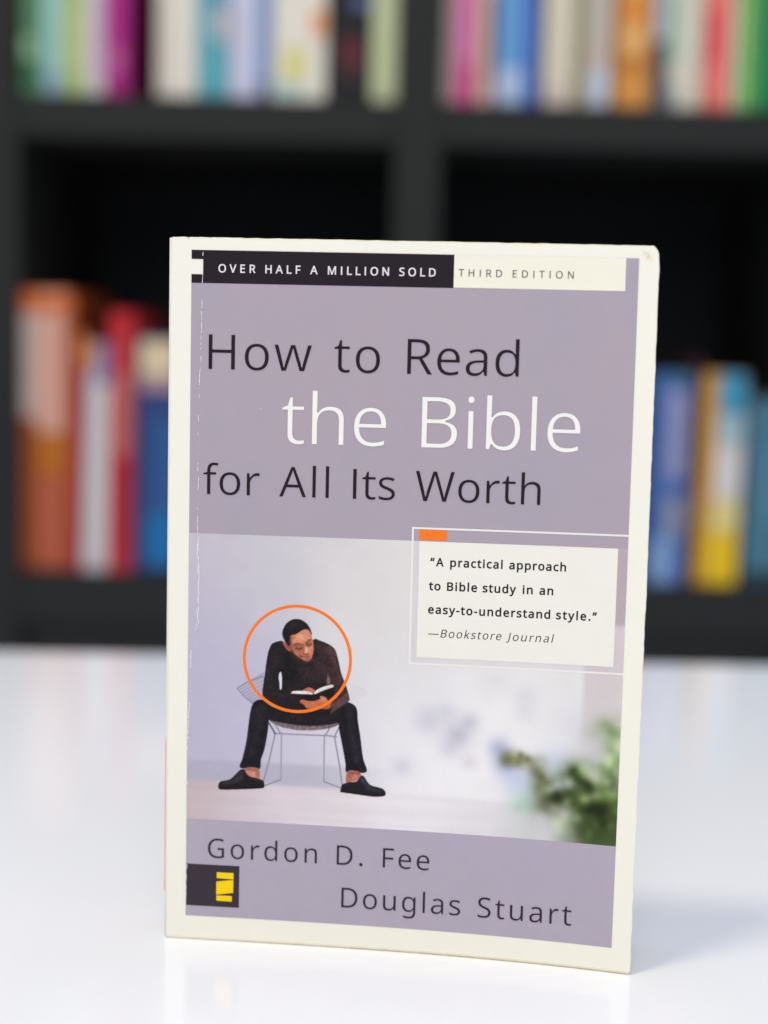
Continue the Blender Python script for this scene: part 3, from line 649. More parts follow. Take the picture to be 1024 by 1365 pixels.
lettering('title_line', [('How', 11.0, 40.1), ('to', 46.5, 59.25), ('Read', 66.9, 97.75)], 166.45, 9.85, text_ink, -7, xs=1.02)
lettering('title_line', [('the', 32.1, 61.4), ('Bible', 71.4, 115.2)], 146.08, 14.45, white_ink, -9, xs=1.02)
lettering('title_line', [('for', 9.8, 25.95), ('All', 31.6, 45.65), ('Its', 52.5, 64.3), ('Worth', 70.1, 104.9)], 131.15, 8.55, text_ink, -6, xs=1.02)
lettering('banner_lettering', [('OVER', 13.5, 23.95), ('HALF', 26.7, 36.55), ('A', 39.25, 41.35), ('MILLION', 44.2, 61.2), ('SOLD', 64.0, 74.1)], 193.45, 2.2, ink('banner_text_ink', (238, 232, 232)), 13)
lettering('edition_lettering', [('THIRD', 80.4, 92.3), ('EDITION', 95.25, 111.9)], 193.62, 1.98, edition_ink, 0)
q_ink = ink('quote_text_ink', (22, 16, 20))
lettering('quote_lettering', [('“A', 74.75, 78.6), ('practical', 80.4, 95.1), ('approach', 96.9, 112.7)], 113.0, 2.28, q_ink, 22)
lettering('quote_lettering', [('to', 74.6, 77.9), ('Bible', 79.7, 88.15), ('study', 89.7, 99.05), ('in', 100.9, 103.7), ('an', 105.55, 109.4)], 106.2, 2.3, q_ink, 22)
lettering('quote_lettering', [('easy-to-understand', 74.55, 108.8), ('style.”', 110.4, 121.7)], 99.52, 2.28, q_ink, 22)
lettering('source_lettering', [('—Bookstore', 74.6, 95.2), ('Journal', 96.8, 109.6)], 92.77, 2.27, q_ink, -2, slant=0.2)
lettering('author_name', [('Gordon', 12.35, 44.3), ('D.', 50.1, 57.6), ('Fee', 63.5, 76.9)], 24.92, 5.8, thin_ink, -5)
lettering('author_name', [('Douglas', 51.7, 86.15), ('Stuart', 91.25, 117.85)], 12.25, 5.95, thin_ink, -5)

# ---- the printed photograph: painted in cover millimetres on a fine vertex grid
ART = [
["l","c",[[20.37,75.49],[25.11,71.19]],[146,142,162],0,0.187,0.85],
["l","c",[[21.12,75.96],[25.44,71.24]],[146,142,162],0,0.187,0.85],
["l","c",[[21.86,76.43],[25.77,71.28]],[146,142,162],0,0.187,0.85],
["l","c",[[22.61,76.9],[26.09,71.33]],[146,142,162],0,0.187,0.85],
["l","c",[[23.36,77.37],[26.42,71.38]],[146,142,162],0,0.187,0.85],
["l","c",[[24.11,77.84],[26.75,71.42]],[146,142,162],0,0.187,0.85],
["l","c",[[24.86,78.32],[27.08,71.47]],[146,142,162],0,0.187,0.85],
["l","c",[[25.6,78.79],[27.41,71.52]],[146,142,162],0,0.187,0.85],
["l","c",[[26.35,79.26],[27.74,71.57]],[146,142,162],0,0.187,0.85],
["l","c",[[27.1,79.73],[28.07,71.61]],[146,142,162],0,0.187,0.85],
["l","c",[[27.84,80.2],[28.4,71.66]],[146,142,162],0,0.187,0.85],
["l","c",[[20.37,75.49],[27.84,80.2]],[146,142,162],0,0.187,0.85],
["l","c",[[20.96,74.95],[27.91,79.13]],[146,142,162],0,0.187,0.85],
["l","c",[[21.55,74.41],[27.98,78.07]],[146,142,162],0,0.187,0.85],
["l","c",[[22.14,73.88],[28.05,77.0]],[146,142,162],0,0.187,0.85],
["l","c",[[22.74,73.34],[28.12,75.93]],[146,142,162],0,0.187,0.85],
["l","c",[[23.33,72.8],[28.19,74.86]],[146,142,162],0,0.187,0.85],
["l","c",[[23.92,72.26],[28.26,73.8]],[146,142,162],0,0.187,0.85],
["l","c",[[24.51,71.73],[28.33,72.73]],[146,142,162],0,0.187,0.85],
["l","c",[[25.11,71.19],[28.4,71.66]],[146,142,162],0,0.187,0.85],
["l","c",[[20.37,75.49],[23.0,77.21],[27.86,79.4]],[120,116,140],0.0,0.234,1.0],
["l","c",[[20.37,75.49],[22.53,73.01],[25.11,71.08]],[128,124,146],0.0,0.208,1.0],
["l","c",[[51.64,78.58],[57.35,76.72]],[205,202,208],0.1,0.156,0.6],
["l","c",[[51.81,77.75],[57.45,76.46]],[205,202,208],0.1,0.156,0.6],
["l","c",[[51.99,76.92],[57.54,76.2]],[205,202,208],0.1,0.156,0.6],
["l","c",[[52.16,76.08],[57.63,75.94]],[205,202,208],0.1,0.156,0.6],
["l","c",[[52.34,75.25],[57.73,75.68]],[205,202,208],0.1,0.156,0.6],
["l","c",[[52.51,74.41],[57.82,75.42]],[205,202,208],0.1,0.156,0.6],
["l","c",[[52.69,73.58],[57.91,75.16]],[205,202,208],0.1,0.156,0.6],
["l","c",[[51.64,78.58],[52.49,73.3]],[208,205,210],0.1,0.156,0.6],
["l","c",[[52.78,78.21],[53.57,73.65]],[208,205,210],0.1,0.156,0.6],
["l","c",[[53.92,77.84],[54.66,74.0]],[208,205,210],0.1,0.156,0.6],
["l","c",[[55.07,77.47],[55.75,74.35]],[208,205,210],0.1,0.156,0.6],
["l","c",[[56.21,77.1],[56.83,74.7]],[208,205,210],0.1,0.156,0.6],
["l","c",[[57.35,76.72],[57.92,75.05]],[208,205,210],0.1,0.156,0.6],
["l","c",[[33.42,63.03],[33.43,49.26]],[146,144,158],0.0,0.39,1.0],
["l","c",[[33.43,49.26],[28.76,47.29]],[146,144,158],0.0,0.39,1.0],
["l","c",[[45.78,62.92],[45.89,49.36]],[146,144,158],0.0,0.39,1.0],
["l","c",[[45.89,49.36],[51.23,47.6]],[146,144,158],0.0,0.39,1.0],
["l","c",[[31.62,62.78],[29.63,53.4],[28.12,47.64]],[146,144,158],0.0,0.39,1.0],
["l","c",[[48.7,62.69],[50.23,54.98],[51.33,48.03]],[146,144,158],0.0,0.39,1.0],
["l","c",[[31.19,62.76],[39.16,62.76],[46.58,62.86],[49.23,62.61]],[146,144,158],0.0,0.39,1.0],
["l","c",[[30.87,66.4],[33.05,63.01]],[146,144,158],0.0,0.39,1.0],
["l","c",[[47.58,65.59],[46.05,62.83]],[146,144,158],0.0,0.39,1.0],
["l","c",[[29.54,66.07],[31.62,62.67]],[92,74,84],0.0,0.416,1.0],
["l","c",[[49.96,65.43],[48.8,62.7]],[150,146,160],0.0,0.416,1.0],
["l","c",[[33.43,62.76],[33.43,49.37]],[190,188,208],0.0,0.125,1.0],
["l","c",[[45.63,62.54],[45.78,49.63]],[188,187,206],0.0,0.125,1.0],
["p","c",[[30.07,66.47],[34.84,67.12],[42.27,66.94],[49.94,66.66],[49.16,65.77],[46.54,64.89],[42.32,64.2],[38.08,64.06],[34.89,64.33],[31.95,65.27]],[120,104,106],0.0,1,1.0],
["l","c",[[34.02,65.54],[34.31,65.28]],[165,148,148],0,0.182,0.8],
["l","c",[[41.39,65.85],[41.33,65.58]],[86,70,76],0,0.182,0.8],
["l","c",[[39.86,65.63],[40.09,65.38]],[150,134,138],0,0.182,0.8],
["l","c",[[34.44,65.3],[34.46,65.04]],[165,148,148],0,0.182,0.8],
["l","c",[[39.15,64.99],[39.38,64.74]],[86,70,76],0,0.182,0.8],
["l","c",[[46.92,66.11],[47.07,65.85]],[150,134,138],0,0.182,0.8],
["l","c",[[43.08,65.72],[42.61,65.43]],[165,148,148],0,0.182,0.8],
["l","c",[[47.18,66.12],[47.01,65.84]],[86,70,76],0,0.182,0.8],
["l","c",[[45.98,65.57],[45.96,65.3]],[150,134,138],0,0.182,0.8],
["l","c",[[44.21,66.23],[44.41,65.97]],[165,148,148],0,0.182,0.8],
["l","c",[[38.3,65.74],[38.46,65.48]],[86,70,76],0,0.182,0.8],
["l","c",[[46.55,66.19],[46.68,65.93]],[150,134,138],0,0.182,0.8],
["l","c",[[37.19,64.77],[37.41,64.51]],[165,148,148],0,0.182,0.8],
["l","c",[[36.01,64.64],[36.17,64.38]],[86,70,76],0,0.182,0.8],
["l","c",[[42.9,64.91],[42.83,64.64]],[150,134,138],0,0.182,0.8],
["l","c",[[44.02,64.93],[43.65,64.65]],[165,148,148],0,0.182,0.8],
["l","c",[[45.35,65.79],[45.34,65.52]],[86,70,76],0,0.182,0.8],
["l","c",[[34.93,64.84],[34.74,64.56]],[150,134,138],0,0.182,0.8],
["l","c",[[45.67,66.0],[45.73,65.74]],[165,148,148],0,0.182,0.8],
["l","c",[[38.69,64.96],[38.41,64.67]],[86,70,76],0,0.182,0.8],
["l","c",[[35.44,64.77],[35.68,64.51]],[150,134,138],0,0.182,0.8],
["l","c",[[41.18,64.59],[40.91,64.31]],[165,148,148],0,0.182,0.8],
["l","c",[[45.36,66.13],[45.81,65.88]],[86,70,76],0,0.182,0.8],
["l","c",[[42.01,65.14],[42.47,64.9]],[150,134,138],0,0.182,0.8],
["l","c",[[44.44,65.11],[44.02,64.82]],[165,148,148],0,0.182,0.8],
["l","c",[[38.23,65.75],[37.94,65.47]],[86,70,76],0,0.182,0.8],
["l","c",[[35.94,64.6],[35.59,64.31]],[150,134,138],0,0.182,0.8],
["l","c",[[37.16,65.14],[37.5,64.89]],[165,148,148],0,0.182,0.8],
["l","c",[[47.07,65.49],[46.8,65.21]],[86,70,76],0,0.182,0.8],
["l","c",[[40.85,64.88],[40.43,64.59]],[150,134,138],0,0.182,0.8],
["l","c",[[42.84,65.58],[42.93,65.32]],[165,148,148],0,0.182,0.8],
["l","c",[[42.69,65.12],[42.72,64.85]],[86,70,76],0,0.182,0.8],
["l","c",[[40.98,65.65],[40.98,65.39]],[150,134,138],0,0.182,0.8],
["l","c",[[34.61,65.17],[34.65,64.9]],[165,148,148],0,0.182,0.8],
["l","c",[[44.23,65.68],[43.78,65.39]],[86,70,76],0,0.182,0.8],
["l","c",[[40.58,65.6],[40.82,65.35]],[150,134,138],0,0.182,0.8],
["l","c",[[38.52,65.31],[38.92,65.06]],[165,148,148],0,0.182,0.8],
["l","c",[[38.59,65.35],[38.45,65.08]],[86,70,76],0,0.182,0.8],
["l","c",[[39.88,65.73],[39.93,65.47]],[150,134,138],0,0.182,0.8],
["l","c",[[46.42,65.64],[46.65,65.39]],[165,148,148],0,0.182,0.8],
["l","c",[[46.81,65.26],[47.04,65.01]],[86,70,76],0,0.182,0.8],
["l","c",[[44.82,65.1],[44.59,64.82]],[150,134,138],0,0.182,0.8],
["l","c",[[39.91,65.36],[39.69,65.08]],[165,148,148],0,0.182,0.8],
["l","c",[[41.23,65.5],[41.35,65.24]],[86,70,76],0,0.182,0.8],
["l","c",[[41.39,65.84],[41.34,65.57]],[150,134,138],0,0.182,0.8],
["l","c",[[38.55,64.82],[38.16,64.53]],[165,148,148],0,0.182,0.8],
["l","c",[[35.26,65.12],[35.18,64.85]],[86,70,76],0,0.182,0.8],
["l","c",[[42.62,65.61],[42.34,65.33]],[150,134,138],0,0.182,0.8],
["l","c",[[46.56,66.14],[46.23,65.85]],[165,148,148],0,0.182,0.8],
["l","c",[[36.91,65.37],[36.65,65.09]],[86,70,76],0,0.182,0.8],
["l","c",[[40.73,64.52],[40.38,64.23]],[150,134,138],0,0.182,0.8],
["l","c",[[38.92,64.87],[39.3,64.62]],[165,148,148],0,0.182,0.8],
["l","c",[[47.56,66.39],[47.6,66.12]],[86,70,76],0,0.182,0.8],
["l","c",[[45.81,66.35],[45.9,66.09]],[150,134,138],0,0.182,0.8],
["l","c",[[35.34,64.74],[35.76,64.49]],[165,148,148],0,0.182,0.8],
["l","c",[[40.73,65.91],[40.32,65.63]],[86,70,76],0,0.182,0.8],
["l","c",[[38.94,64.6],[38.69,64.32]],[150,134,138],0,0.182,0.8],
["l","c",[[42.68,65.51],[42.46,65.23]],[165,148,148],0,0.182,0.8],
["l","c",[[43.19,65.71],[43.08,65.43]],[86,70,76],0,0.182,0.8],
["l","c",[[44.11,65.52],[44.38,65.26]],[150,134,138],0,0.182,0.8],
["l","c",[[40.41,65.66],[40.36,65.39]],[165,148,148],0,0.182,0.8],
["l","c",[[45.7,65.57],[46.15,65.32]],[86,70,76],0,0.182,0.8],
["l","c",[[32.76,65.39],[33.02,65.13]],[150,134,138],0,0.182,0.8],
["l","c",[[42.94,65.3],[43.1,65.04]],[165,148,148],0,0.182,0.8],
["l","c",[[45.76,65.4],[45.81,65.13]],[86,70,76],0,0.182,0.8],
["l","c",[[41.11,64.96],[40.95,64.69]],[150,134,138],0,0.182,0.8],
["l","c",[[42.69,65.2],[42.97,64.94]],[165,148,148],0,0.182,0.8],
["l","c",[[39.87,65.83],[39.91,65.57]],[86,70,76],0,0.182,0.8],
["l","c",[[45.48,65.43],[45.62,65.17]],[150,134,138],0,0.182,0.8],
["l","c",[[38.56,65.34],[38.77,65.08]],[165,148,148],0,0.182,0.8],
["l","c",[[33.82,64.5],[38.08,63.95],[42.32,64.04],[46.54,64.73]],[196,186,186],0,0.208,0.8],
["p","m",[[25.0,71.18],[25.84,71.97],[26.68,72.39],[28.39,72.3],[30.54,70.68],[34.8,69.54],[40.1,69.25],[45.38,70.03],[47.48,70.4],[49.56,71.99],[51.91,72.9],[54.04,72.2],[55.02,70.76],[55.35,67.57],[56.19,62.8],[57.06,56.95],[58.21,52.98],[55.26,52.5],[52.35,52.51],[52.03,55.07],[50.97,60.39],[49.97,64.9],[49.67,66.65],[46.52,65.96],[41.23,65.39],[35.93,65.67],[30.6,66.39],[29.65,66.35],[29.47,63.65],[28.6,58.22],[27.58,54.93],[27.2,52.09],[24.15,52.05],[21.47,52.35],[22.23,55.21],[23.24,60.12],[23.81,65.0],[24.29,68.79]],[27,23,31],0,1,1.0],
["p","m",[[26.39,70.93],[28.4,71.12],[28.46,67.37],[26.94,61.91],[25.42,56.44],[24.1,55.3],[24.62,60.73],[25.29,66.15]],[42,36,45],0.9,1,0.8],
["p","m",[[51.94,71.68],[53.69,71.23],[54.42,66.46],[55.39,61.15],[56.25,55.3],[54.67,55.21],[53.49,61.06],[52.4,67.43]],[46,40,52],0.9,1,0.8],
["p","m",[[30.03,69.05],[36.41,68.16],[42.25,68.01],[47.51,68.9],[49.6,69.96],[49.11,68.34],[42.27,66.67],[33.78,66.81]],[40,34,42],0.8,1,0.7],
["l","m",[[25.03,69.36],[24.34,65.03],[23.67,59.6],[22.56,54.95]],[60,54,66],0.35,0.26,0.6],
["l","m",[[55.23,68.1],[56.2,62.27],[57.42,55.36]],[64,58,74],0.35,0.26,0.6],
["l","m",[[28.43,69.51],[31.64,68.05],[37.49,67.25]],[14,11,16],0.4,0.364,0.8],
["l","m",[[50.65,70.55],[51.53,66.31],[52.34,60.46]],[14,11,16],0.5,0.364,0.8],
["l","m",[[21.73,52.75],[24.41,52.44],[27.08,52.47]],[56,50,58],0.2,0.208,0.7],
["l","m",[[52.5,53.05],[55.25,52.99],[57.88,53.45]],[60,54,64],0.2,0.208,0.7],
["p","m",[[23.24,52.22],[26.98,52.13],[27.24,49.27],[25.52,49.62],[23.53,50.39]],[206,142,118],0.0,1,1.0],
["p","m",[[23.24,52.22],[26.98,52.13],[26.99,51.38],[23.35,51.58]],[150,92,76],0.3,0,0.8],
["p","m",[[26.03,51.71],[27.09,51.65],[27.34,49.28],[26.27,49.55]],[170,108,88],0.5,1,0.8],
["p","m",[[52.71,52.74],[56.21,52.71],[56.46,51.01],[55.31,50.08],[53.73,49.67],[52.36,49.38]],[196,128,106],0.0,1,1.0],
["p","m",[[52.71,52.74],[56.21,52.71],[56.12,51.96],[52.73,51.99]],[140,84,70],0.3,0,0.8],
["p","m",[[52.73,51.88],[54.0,51.84],[53.63,49.56],[52.36,49.38]],[160,98,80],0.5,1,0.8],
["p","m",[[15.21,46.62],[15.47,47.39],[16.11,47.97],[18.57,48.63],[20.16,50.12],[21.32,51.37],[22.07,51.79],[22.92,51.72],[23.37,50.66],[24.55,49.79],[26.59,49.35],[28.21,48.78],[28.65,47.83],[28.56,46.74],[27.17,46.34],[20.75,45.75],[16.46,45.48],[15.38,45.75]],[30,26,32],0.0,1,1.0],
["p","m",[[50.77,46.81],[51.01,48.28],[51.42,48.9],[53.21,49.54],[55.32,49.87],[56.24,51.1],[56.76,51.72],[57.51,51.39],[58.6,49.83],[59.78,48.93],[62.76,48.24],[63.73,47.22],[63.6,46.24],[62.29,45.84],[59.64,45.74],[54.34,46.2],[50.94,46.5]],[30,26,32],0.0,1,1.0],
["l","m",[[15.49,46.08],[20.75,46.13],[28.23,46.94]],[12,9,12],0.0,0.416,1.0],
["l","m",[[50.93,46.71],[54.86,46.39],[59.64,46.01],[63.44,46.34]],[12,9,12],0.0,0.416,1.0],
["p","m",[[16.44,47.65],[19.11,48.33],[21.24,49.74],[22.84,49.93],[21.26,48.22],[18.59,47.22],[16.55,46.9]],[74,70,80],0.6,1,0.7],
["p","m",[[58.25,48.95],[60.11,48.41],[62.5,47.79],[63.05,47.07],[60.14,47.12],[58.01,47.97]],[66,62,76],0.6,1,0.7],
["l","m",[[23.65,49.21],[25.53,48.97],[27.95,48.33]],[80,74,84],0.2,0.182,0.7],
["l","m",[[51.9,48.5],[54.28,48.95],[55.96,49.36]],[72,66,80],0.2,0.182,0.7],
["p","m",[[56.08,51.09],[56.87,51.46],[57.96,49.9],[59.15,49.0],[57.98,48.94],[56.8,49.63]],[62,66,104],0.4,1,0.8],
["p","m",[[21.22,51.26],[22.18,51.57],[22.62,50.62],[21.51,49.64],[20.17,49.03]],[60,54,62],0.4,1,0.7],
["p","m",[[33.41,89.59],[31.83,89.52],[30.67,89.05],[29.99,88.44],[29.48,87.19],[29.13,86.01],[28.65,82.9],[28.42,80.76],[28.13,78.5],[27.71,74.84],[27.95,73.14],[28.6,72.1],[30.53,70.95],[35.33,69.83],[41.15,69.78],[46.43,70.35],[47.06,70.38],[47.35,69.27],[48.14,69.47],[49.17,70.48],[50.88,72.05],[52.54,73.09],[52.79,74.06],[52.1,76.48],[51.43,78.31],[50.55,80.4],[50.04,81.97],[49.4,84.75],[48.45,87.73],[47.11,89.0],[45.52,89.78],[43.93,90.29],[42.35,90.6],[39.76,88.15],[35.56,87.45]],[34,26,30],0.0,1,1.0],
["p","m",[[41.83,90.26],[44.47,89.84],[46.85,88.88],[48.3,87.46],[49.31,84.32],[50.21,81.18],[51.65,78.05],[52.24,74.89],[51.13,72.7],[49.06,70.68],[47.71,69.87],[47.2,71.45],[46.35,74.61],[46.26,78.87],[44.1,81.44],[41.97,82.94],[40.87,85.02]],[66,45,45],1.4,1,0.9],
["p","m",[[46.06,88.95],[47.76,88.07],[48.75,85.89],[49.67,82.21],[50.77,79.61],[51.55,77.52],[50.93,76.96],[49.41,79.55],[48.07,83.21],[46.9,86.34]],[96,67,65],1.0,1,0.8],
["p","m",[[37.21,83.53],[39.85,83.11],[44.07,83.03],[46.21,81.53],[45.73,78.85],[42.07,77.62],[38.88,78.54],[37.25,81.14]],[58,42,46],1.6,1,0.7],
["p","m",[[34.52,86.34],[36.12,85.61],[37.75,82.76],[37.81,79.03],[36.27,76.83],[34.14,77.27],[33.45,80.44],[33.51,83.64]],[24,17,21],1.4,1,0.8],
["p","m",[[30.53,87.77],[32.11,88.26],[32.42,85.72],[31.95,81.97],[31.05,78.73],[29.38,77.06],[29.07,79.72],[29.54,83.47]],[46,36,40],1.2,1,0.7],
["p","m",[[28.32,77.01],[32.59,75.06],[35.77,74.67],[36.34,72.55],[33.7,71.63],[29.98,72.27],[28.26,73.8]],[40,30,34],1.0,1,0.7],
["l","m",[[28.93,78.21],[30.15,78.48],[31.21,78.63]],[92,84,88],0.15,0.156,0.7],
["l","m",[[32.02,83.79],[32.66,83.6]],[88,80,86],0.2,0.208,0.6],
["l","m",[[46.22,81.0],[46.79,78.9],[46.94,76.77]],[40,26,31],0.5,0.364,0.8],
["l","m",[[43.97,88.33],[46.13,85.24],[47.0,81.56]],[48,32,38],0.6,0.312,0.6],
["l","m",[[31.57,73.8],[31.89,73.19]],[58,46,50],0.25,0.13,0.4],
["l","m",[[32.58,85.07],[32.92,84.7]],[16,11,14],0.25,0.13,0.4],
["l","m",[[35.42,81.22],[35.56,80.94]],[58,46,50],0.25,0.13,0.4],
["l","m",[[39.96,77.27],[40.15,77.06]],[16,11,14],0.25,0.13,0.4],
["l","m",[[46.55,80.93],[46.5,80.48]],[88,64,68],0.25,0.13,0.4],
["l","m",[[34.26,78.77],[33.99,78.28]],[58,46,50],0.25,0.13,0.4],
["l","m",[[48.55,74.34],[48.25,73.84]],[22,15,18],0.25,0.13,0.4],
["l","m",[[48.15,84.48],[48.09,83.96]],[88,64,68],0.25,0.13,0.4],
["l","m",[[45.06,80.61],[45.19,80.12]],[22,15,18],0.25,0.13,0.4],
["l","m",[[37.2,77.26],[37.27,76.76]],[58,46,50],0.25,0.13,0.4],
["l","m",[[40.38,82.11],[40.33,81.51]],[22,15,18],0.25,0.13,0.4],
["l","m",[[33.66,84.63],[33.25,84.04]],[58,46,50],0.25,0.13,0.4],
["l","m",[[50.13,84.03],[49.94,83.72]],[22,15,18],0.25,0.13,0.4],
["l","m",[[42.24,79.98],[42.51,79.69]],[88,64,68],0.25,0.13,0.4],
["l","m",[[47.93,80.55],[48.2,80.01]],[22,15,18],0.25,0.13,0.4],
["l","m",[[48.62,80.06],[48.72,79.61]],[88,64,68],0.25,0.13,0.4],
["l","m",[[33.8,79.36],[34.17,78.78]],[16,11,14],0.25,0.13,0.4],
["l","m",[[36.52,84.93],[36.23,84.37]],[16,11,14],0.25,0.13,0.4],
["l","m",[[49.62,79.79],[49.53,79.35]],[88,64,68],0.25,0.13,0.4],
["l","m",[[31.13,83.56],[31.45,83.15]],[58,46,50],0.25,0.13,0.4],
["l","m",[[41.04,83.74],[40.79,83.09]],[22,15,18],0.25,0.13,0.4],
["l","m",[[47.92,84.01],[47.55,83.61]],[22,15,18],0.25,0.13,0.4],
["l","m",[[36.67,80.09],[36.62,79.47]],[58,46,50],0.25,0.13,0.4],
["l","m",[[32.44,72.68],[32.07,72.05]],[16,11,14],0.25,0.13,0.4],
["l","m",[[43.87,77.92],[44.14,77.65]],[88,64,68],0.25,0.13,0.4],
["l","m",[[38.18,77.88],[37.79,77.29]],[16,11,14],0.25,0.13,0.4],
["l","m",[[38.39,83.37],[38.16,82.87]],[58,46,50],0.25,0.13,0.4],
["l","m",[[30.8,83.07],[30.64,82.74]],[16,11,14],0.25,0.13,0.4],
["l","m",[[44.95,78.5],[45.3,78.0]],[88,64,68],0.25,0.13,0.4],
["l","m",[[35.9,82.1],[35.59,81.77]],[16,11,14],0.25,0.13,0.4],
["l","m",[[35.94,81.8],[36.2,81.19]],[16,11,14],0.25,0.13,0.4],
["l","m",[[31.52,85.69],[31.75,85.27]],[58,46,50],0.25,0.13,0.4],
["l","m",[[38.67,77.61],[38.9,77.37]],[16,11,14],0.25,0.13,0.4],
["l","m",[[49.81,73.27],[49.74,72.85]],[88,64,68],0.25,0.13,0.4],
["l","m",[[35.51,78.15],[35.27,77.7]],[16,11,14],0.25,0.13,0.4],
["l","m",[[48.49,79.94],[48.77,79.67]],[88,64,68],0.25,0.13,0.4],
["l","m",[[47.95,85.61],[47.71,85.09]],[22,15,18],0.25,0.13,0.4],
["l","m",[[36.01,85.17],[35.67,84.6]],[58,46,50],0.25,0.13,0.4],
["l","m",[[30.18,85.85],[30.56,85.32]],[16,11,14],0.25,0.13,0.4],
["l","m",[[37.43,84.13],[37.75,83.6]],[58,46,50],0.25,0.13,0.4],
["l","m",[[43.65,79.37],[43.69,78.74]],[22,15,18],0.25,0.13,0.4],
["l","m",[[40.53,85.88],[40.18,85.4]],[88,64,68],0.25,0.13,0.4],
["l","m",[[45.0,77.97],[45.21,77.64]],[22,15,18],0.25,0.13,0.4],
["l","m",[[37.47,83.05],[37.36,82.72]],[58,46,50],0.25,0.13,0.4],
["l","m",[[46.94,85.21],[46.71,84.68]],[22,15,18],0.25,0.13,0.4],
["l","m",[[38.04,81.94],[38.45,81.36]],[58,46,50],0.25,0.13,0.4],
["l","m",[[34.31,84.55],[34.31,84.09]],[16,11,14],0.25,0.13,0.4],
["l","m",[[37.05,78.16],[37.21,77.61]],[58,46,50],0.25,0.13,0.4],
["l","m",[[34.91,77.27],[34.54,77.01]],[16,11,14],0.25,0.13,0.4],
["l","m",[[30.93,84.99],[31.17,84.63]],[58,46,50],0.25,0.13,0.4],
["l","m",[[40.02,80.39],[39.78,80.15]],[22,15,18],0.25,0.13,0.4],
["l","m",[[33.71,74.02],[33.58,73.62]],[58,46,50],0.25,0.13,0.4],
["l","m",[[44.31,81.58],[44.32,81.2]],[88,64,68],0.25,0.13,0.4],
["l","m",[[41.71,78.34],[41.79,77.74]],[22,15,18],0.25,0.13,0.4],
["l","m",[[49.29,86.74],[49.19,86.51]],[88,64,68],0.25,0.13,0.4],
["l","m",[[43.89,78.83],[43.55,78.25]],[88,64,68],0.25,0.13,0.4],
["l","m",[[42.44,82.71],[42.68,82.49]],[22,15,18],0.25,0.13,0.4],
["l","m",[[33.81,75.06],[33.43,74.78]],[58,46,50],0.25,0.13,0.4],
["l","m",[[40.27,76.53],[40.35,76.31]],[22,15,18],0.25,0.13,0.4],
["l","m",[[35.59,76.38],[35.47,76.08]],[58,46,50],0.25,0.13,0.4],
["l","m",[[29.86,82.76],[30.23,82.54]],[16,11,14],0.25,0.13,0.4],
["l","m",[[44.24,83.11],[44.37,82.85]],[22,15,18],0.25,0.13,0.4],
["l","m",[[40.09,83.19],[40.42,82.62]],[88,64,68],0.25,0.13,0.4],
["l","m",[[45.53,81.76],[45.79,81.14]],[22,15,18],0.25,0.13,0.4],
["l","m",[[37.5,79.17],[37.22,78.9]],[58,46,50],0.25,0.13,0.4],
["l","m",[[44.58,86.4],[44.67,86.15]],[22,15,18],0.25,0.13,0.4],
["l","m",[[49.2,81.71],[49.12,81.32]],[22,15,18],0.25,0.13,0.4],
["l","m",[[32.22,81.94],[31.85,81.61]],[16,11,14],0.25,0.13,0.4],
["l","m",[[49.91,86.52],[49.84,85.93]],[22,15,18],0.25,0.13,0.4],
["l","m",[[40.24,81.91],[40.49,81.34]],[88,64,68],0.25,0.13,0.4],
["l","m",[[32.83,84.12],[32.87,83.8]],[58,46,50],0.25,0.13,0.4],
["l","m",[[46.41,81.95],[46.15,81.46]],[22,15,18],0.25,0.13,0.4],
["l","m",[[35.17,85.91],[35.6,85.64]],[58,46,50],0.25,0.13,0.4],
["l","m",[[30.02,74.89],[29.66,74.64]],[58,46,50],0.25,0.13,0.4],
["l","m",[[49.76,79.84],[50.13,79.27]],[22,15,18],0.25,0.13,0.4],
["l","m",[[44.85,86.87],[44.98,86.64]],[88,64,68],0.25,0.13,0.4],
["l","m",[[30.17,74.07],[30.02,73.53]],[16,11,14],0.25,0.13,0.4],
["l","m",[[46.82,78.67],[46.83,78.27]],[22,15,18],0.25,0.13,0.4],
["l","m",[[43.1,84.32],[43.06,83.84]],[88,64,68],0.25,0.13,0.4],
["l","m",[[36.14,83.71],[35.82,83.15]],[16,11,14],0.25,0.13,0.4],
["l","m",[[48.0,75.04],[48.18,74.57]],[88,64,68],0.25,0.13,0.4],
["l","m",[[31.16,73.57],[31.14,73.06]],[16,11,14],0.25,0.13,0.4],
["l","m",[[33.02,72.49],[33.2,72.06]],[16,11,14],0.25,0.13,0.4],
["l","m",[[43.26,83.83],[43.26,83.58]],[88,64,68],0.25,0.13,0.4],
["l","m",[[35.59,82.67],[35.31,82.26]],[16,11,14],0.25,0.13,0.4],
["l","m",[[31.07,86.34],[30.94,85.7]],[58,46,50],0.25,0.13,0.4],
["l","m",[[44.83,80.95],[44.58,80.67]],[22,15,18],0.25,0.13,0.4],
["l","m",[[38.5,77.3],[38.79,76.9]],[58,46,50],0.25,0.13,0.4],
["l","m",[[47.5,75.35],[47.8,75.01]],[22,15,18],0.25,0.13,0.4],
["p","b",[[32.55,80.51],[33.03,80.63],[33.27,78.83],[33.26,76.16],[33.0,75.56],[32.74,75.81],[32.55,77.73],[32.31,79.06]],[222,220,228],0,1,1.0],
["p","m",[[46.34,80.93],[46.77,80.21],[47.11,79.33],[47.2,77.84],[46.61,77.75],[46.16,77.94],[46.25,79.44]],[132,104,108],0.3,1,0.9],
["l","m",[[49.31,84.32],[49.96,83.29],[49.68,81.68]],[40,26,27],0.35,0.312,0.75],
["l","m",[[50.32,81.18],[51.09,79.62],[51.02,78.02]],[40,26,27],0.35,0.312,0.75],
["l","m",[[48.98,74.74],[50.31,74.0],[51.88,74.34]],[40,26,27],0.35,0.312,0.75],
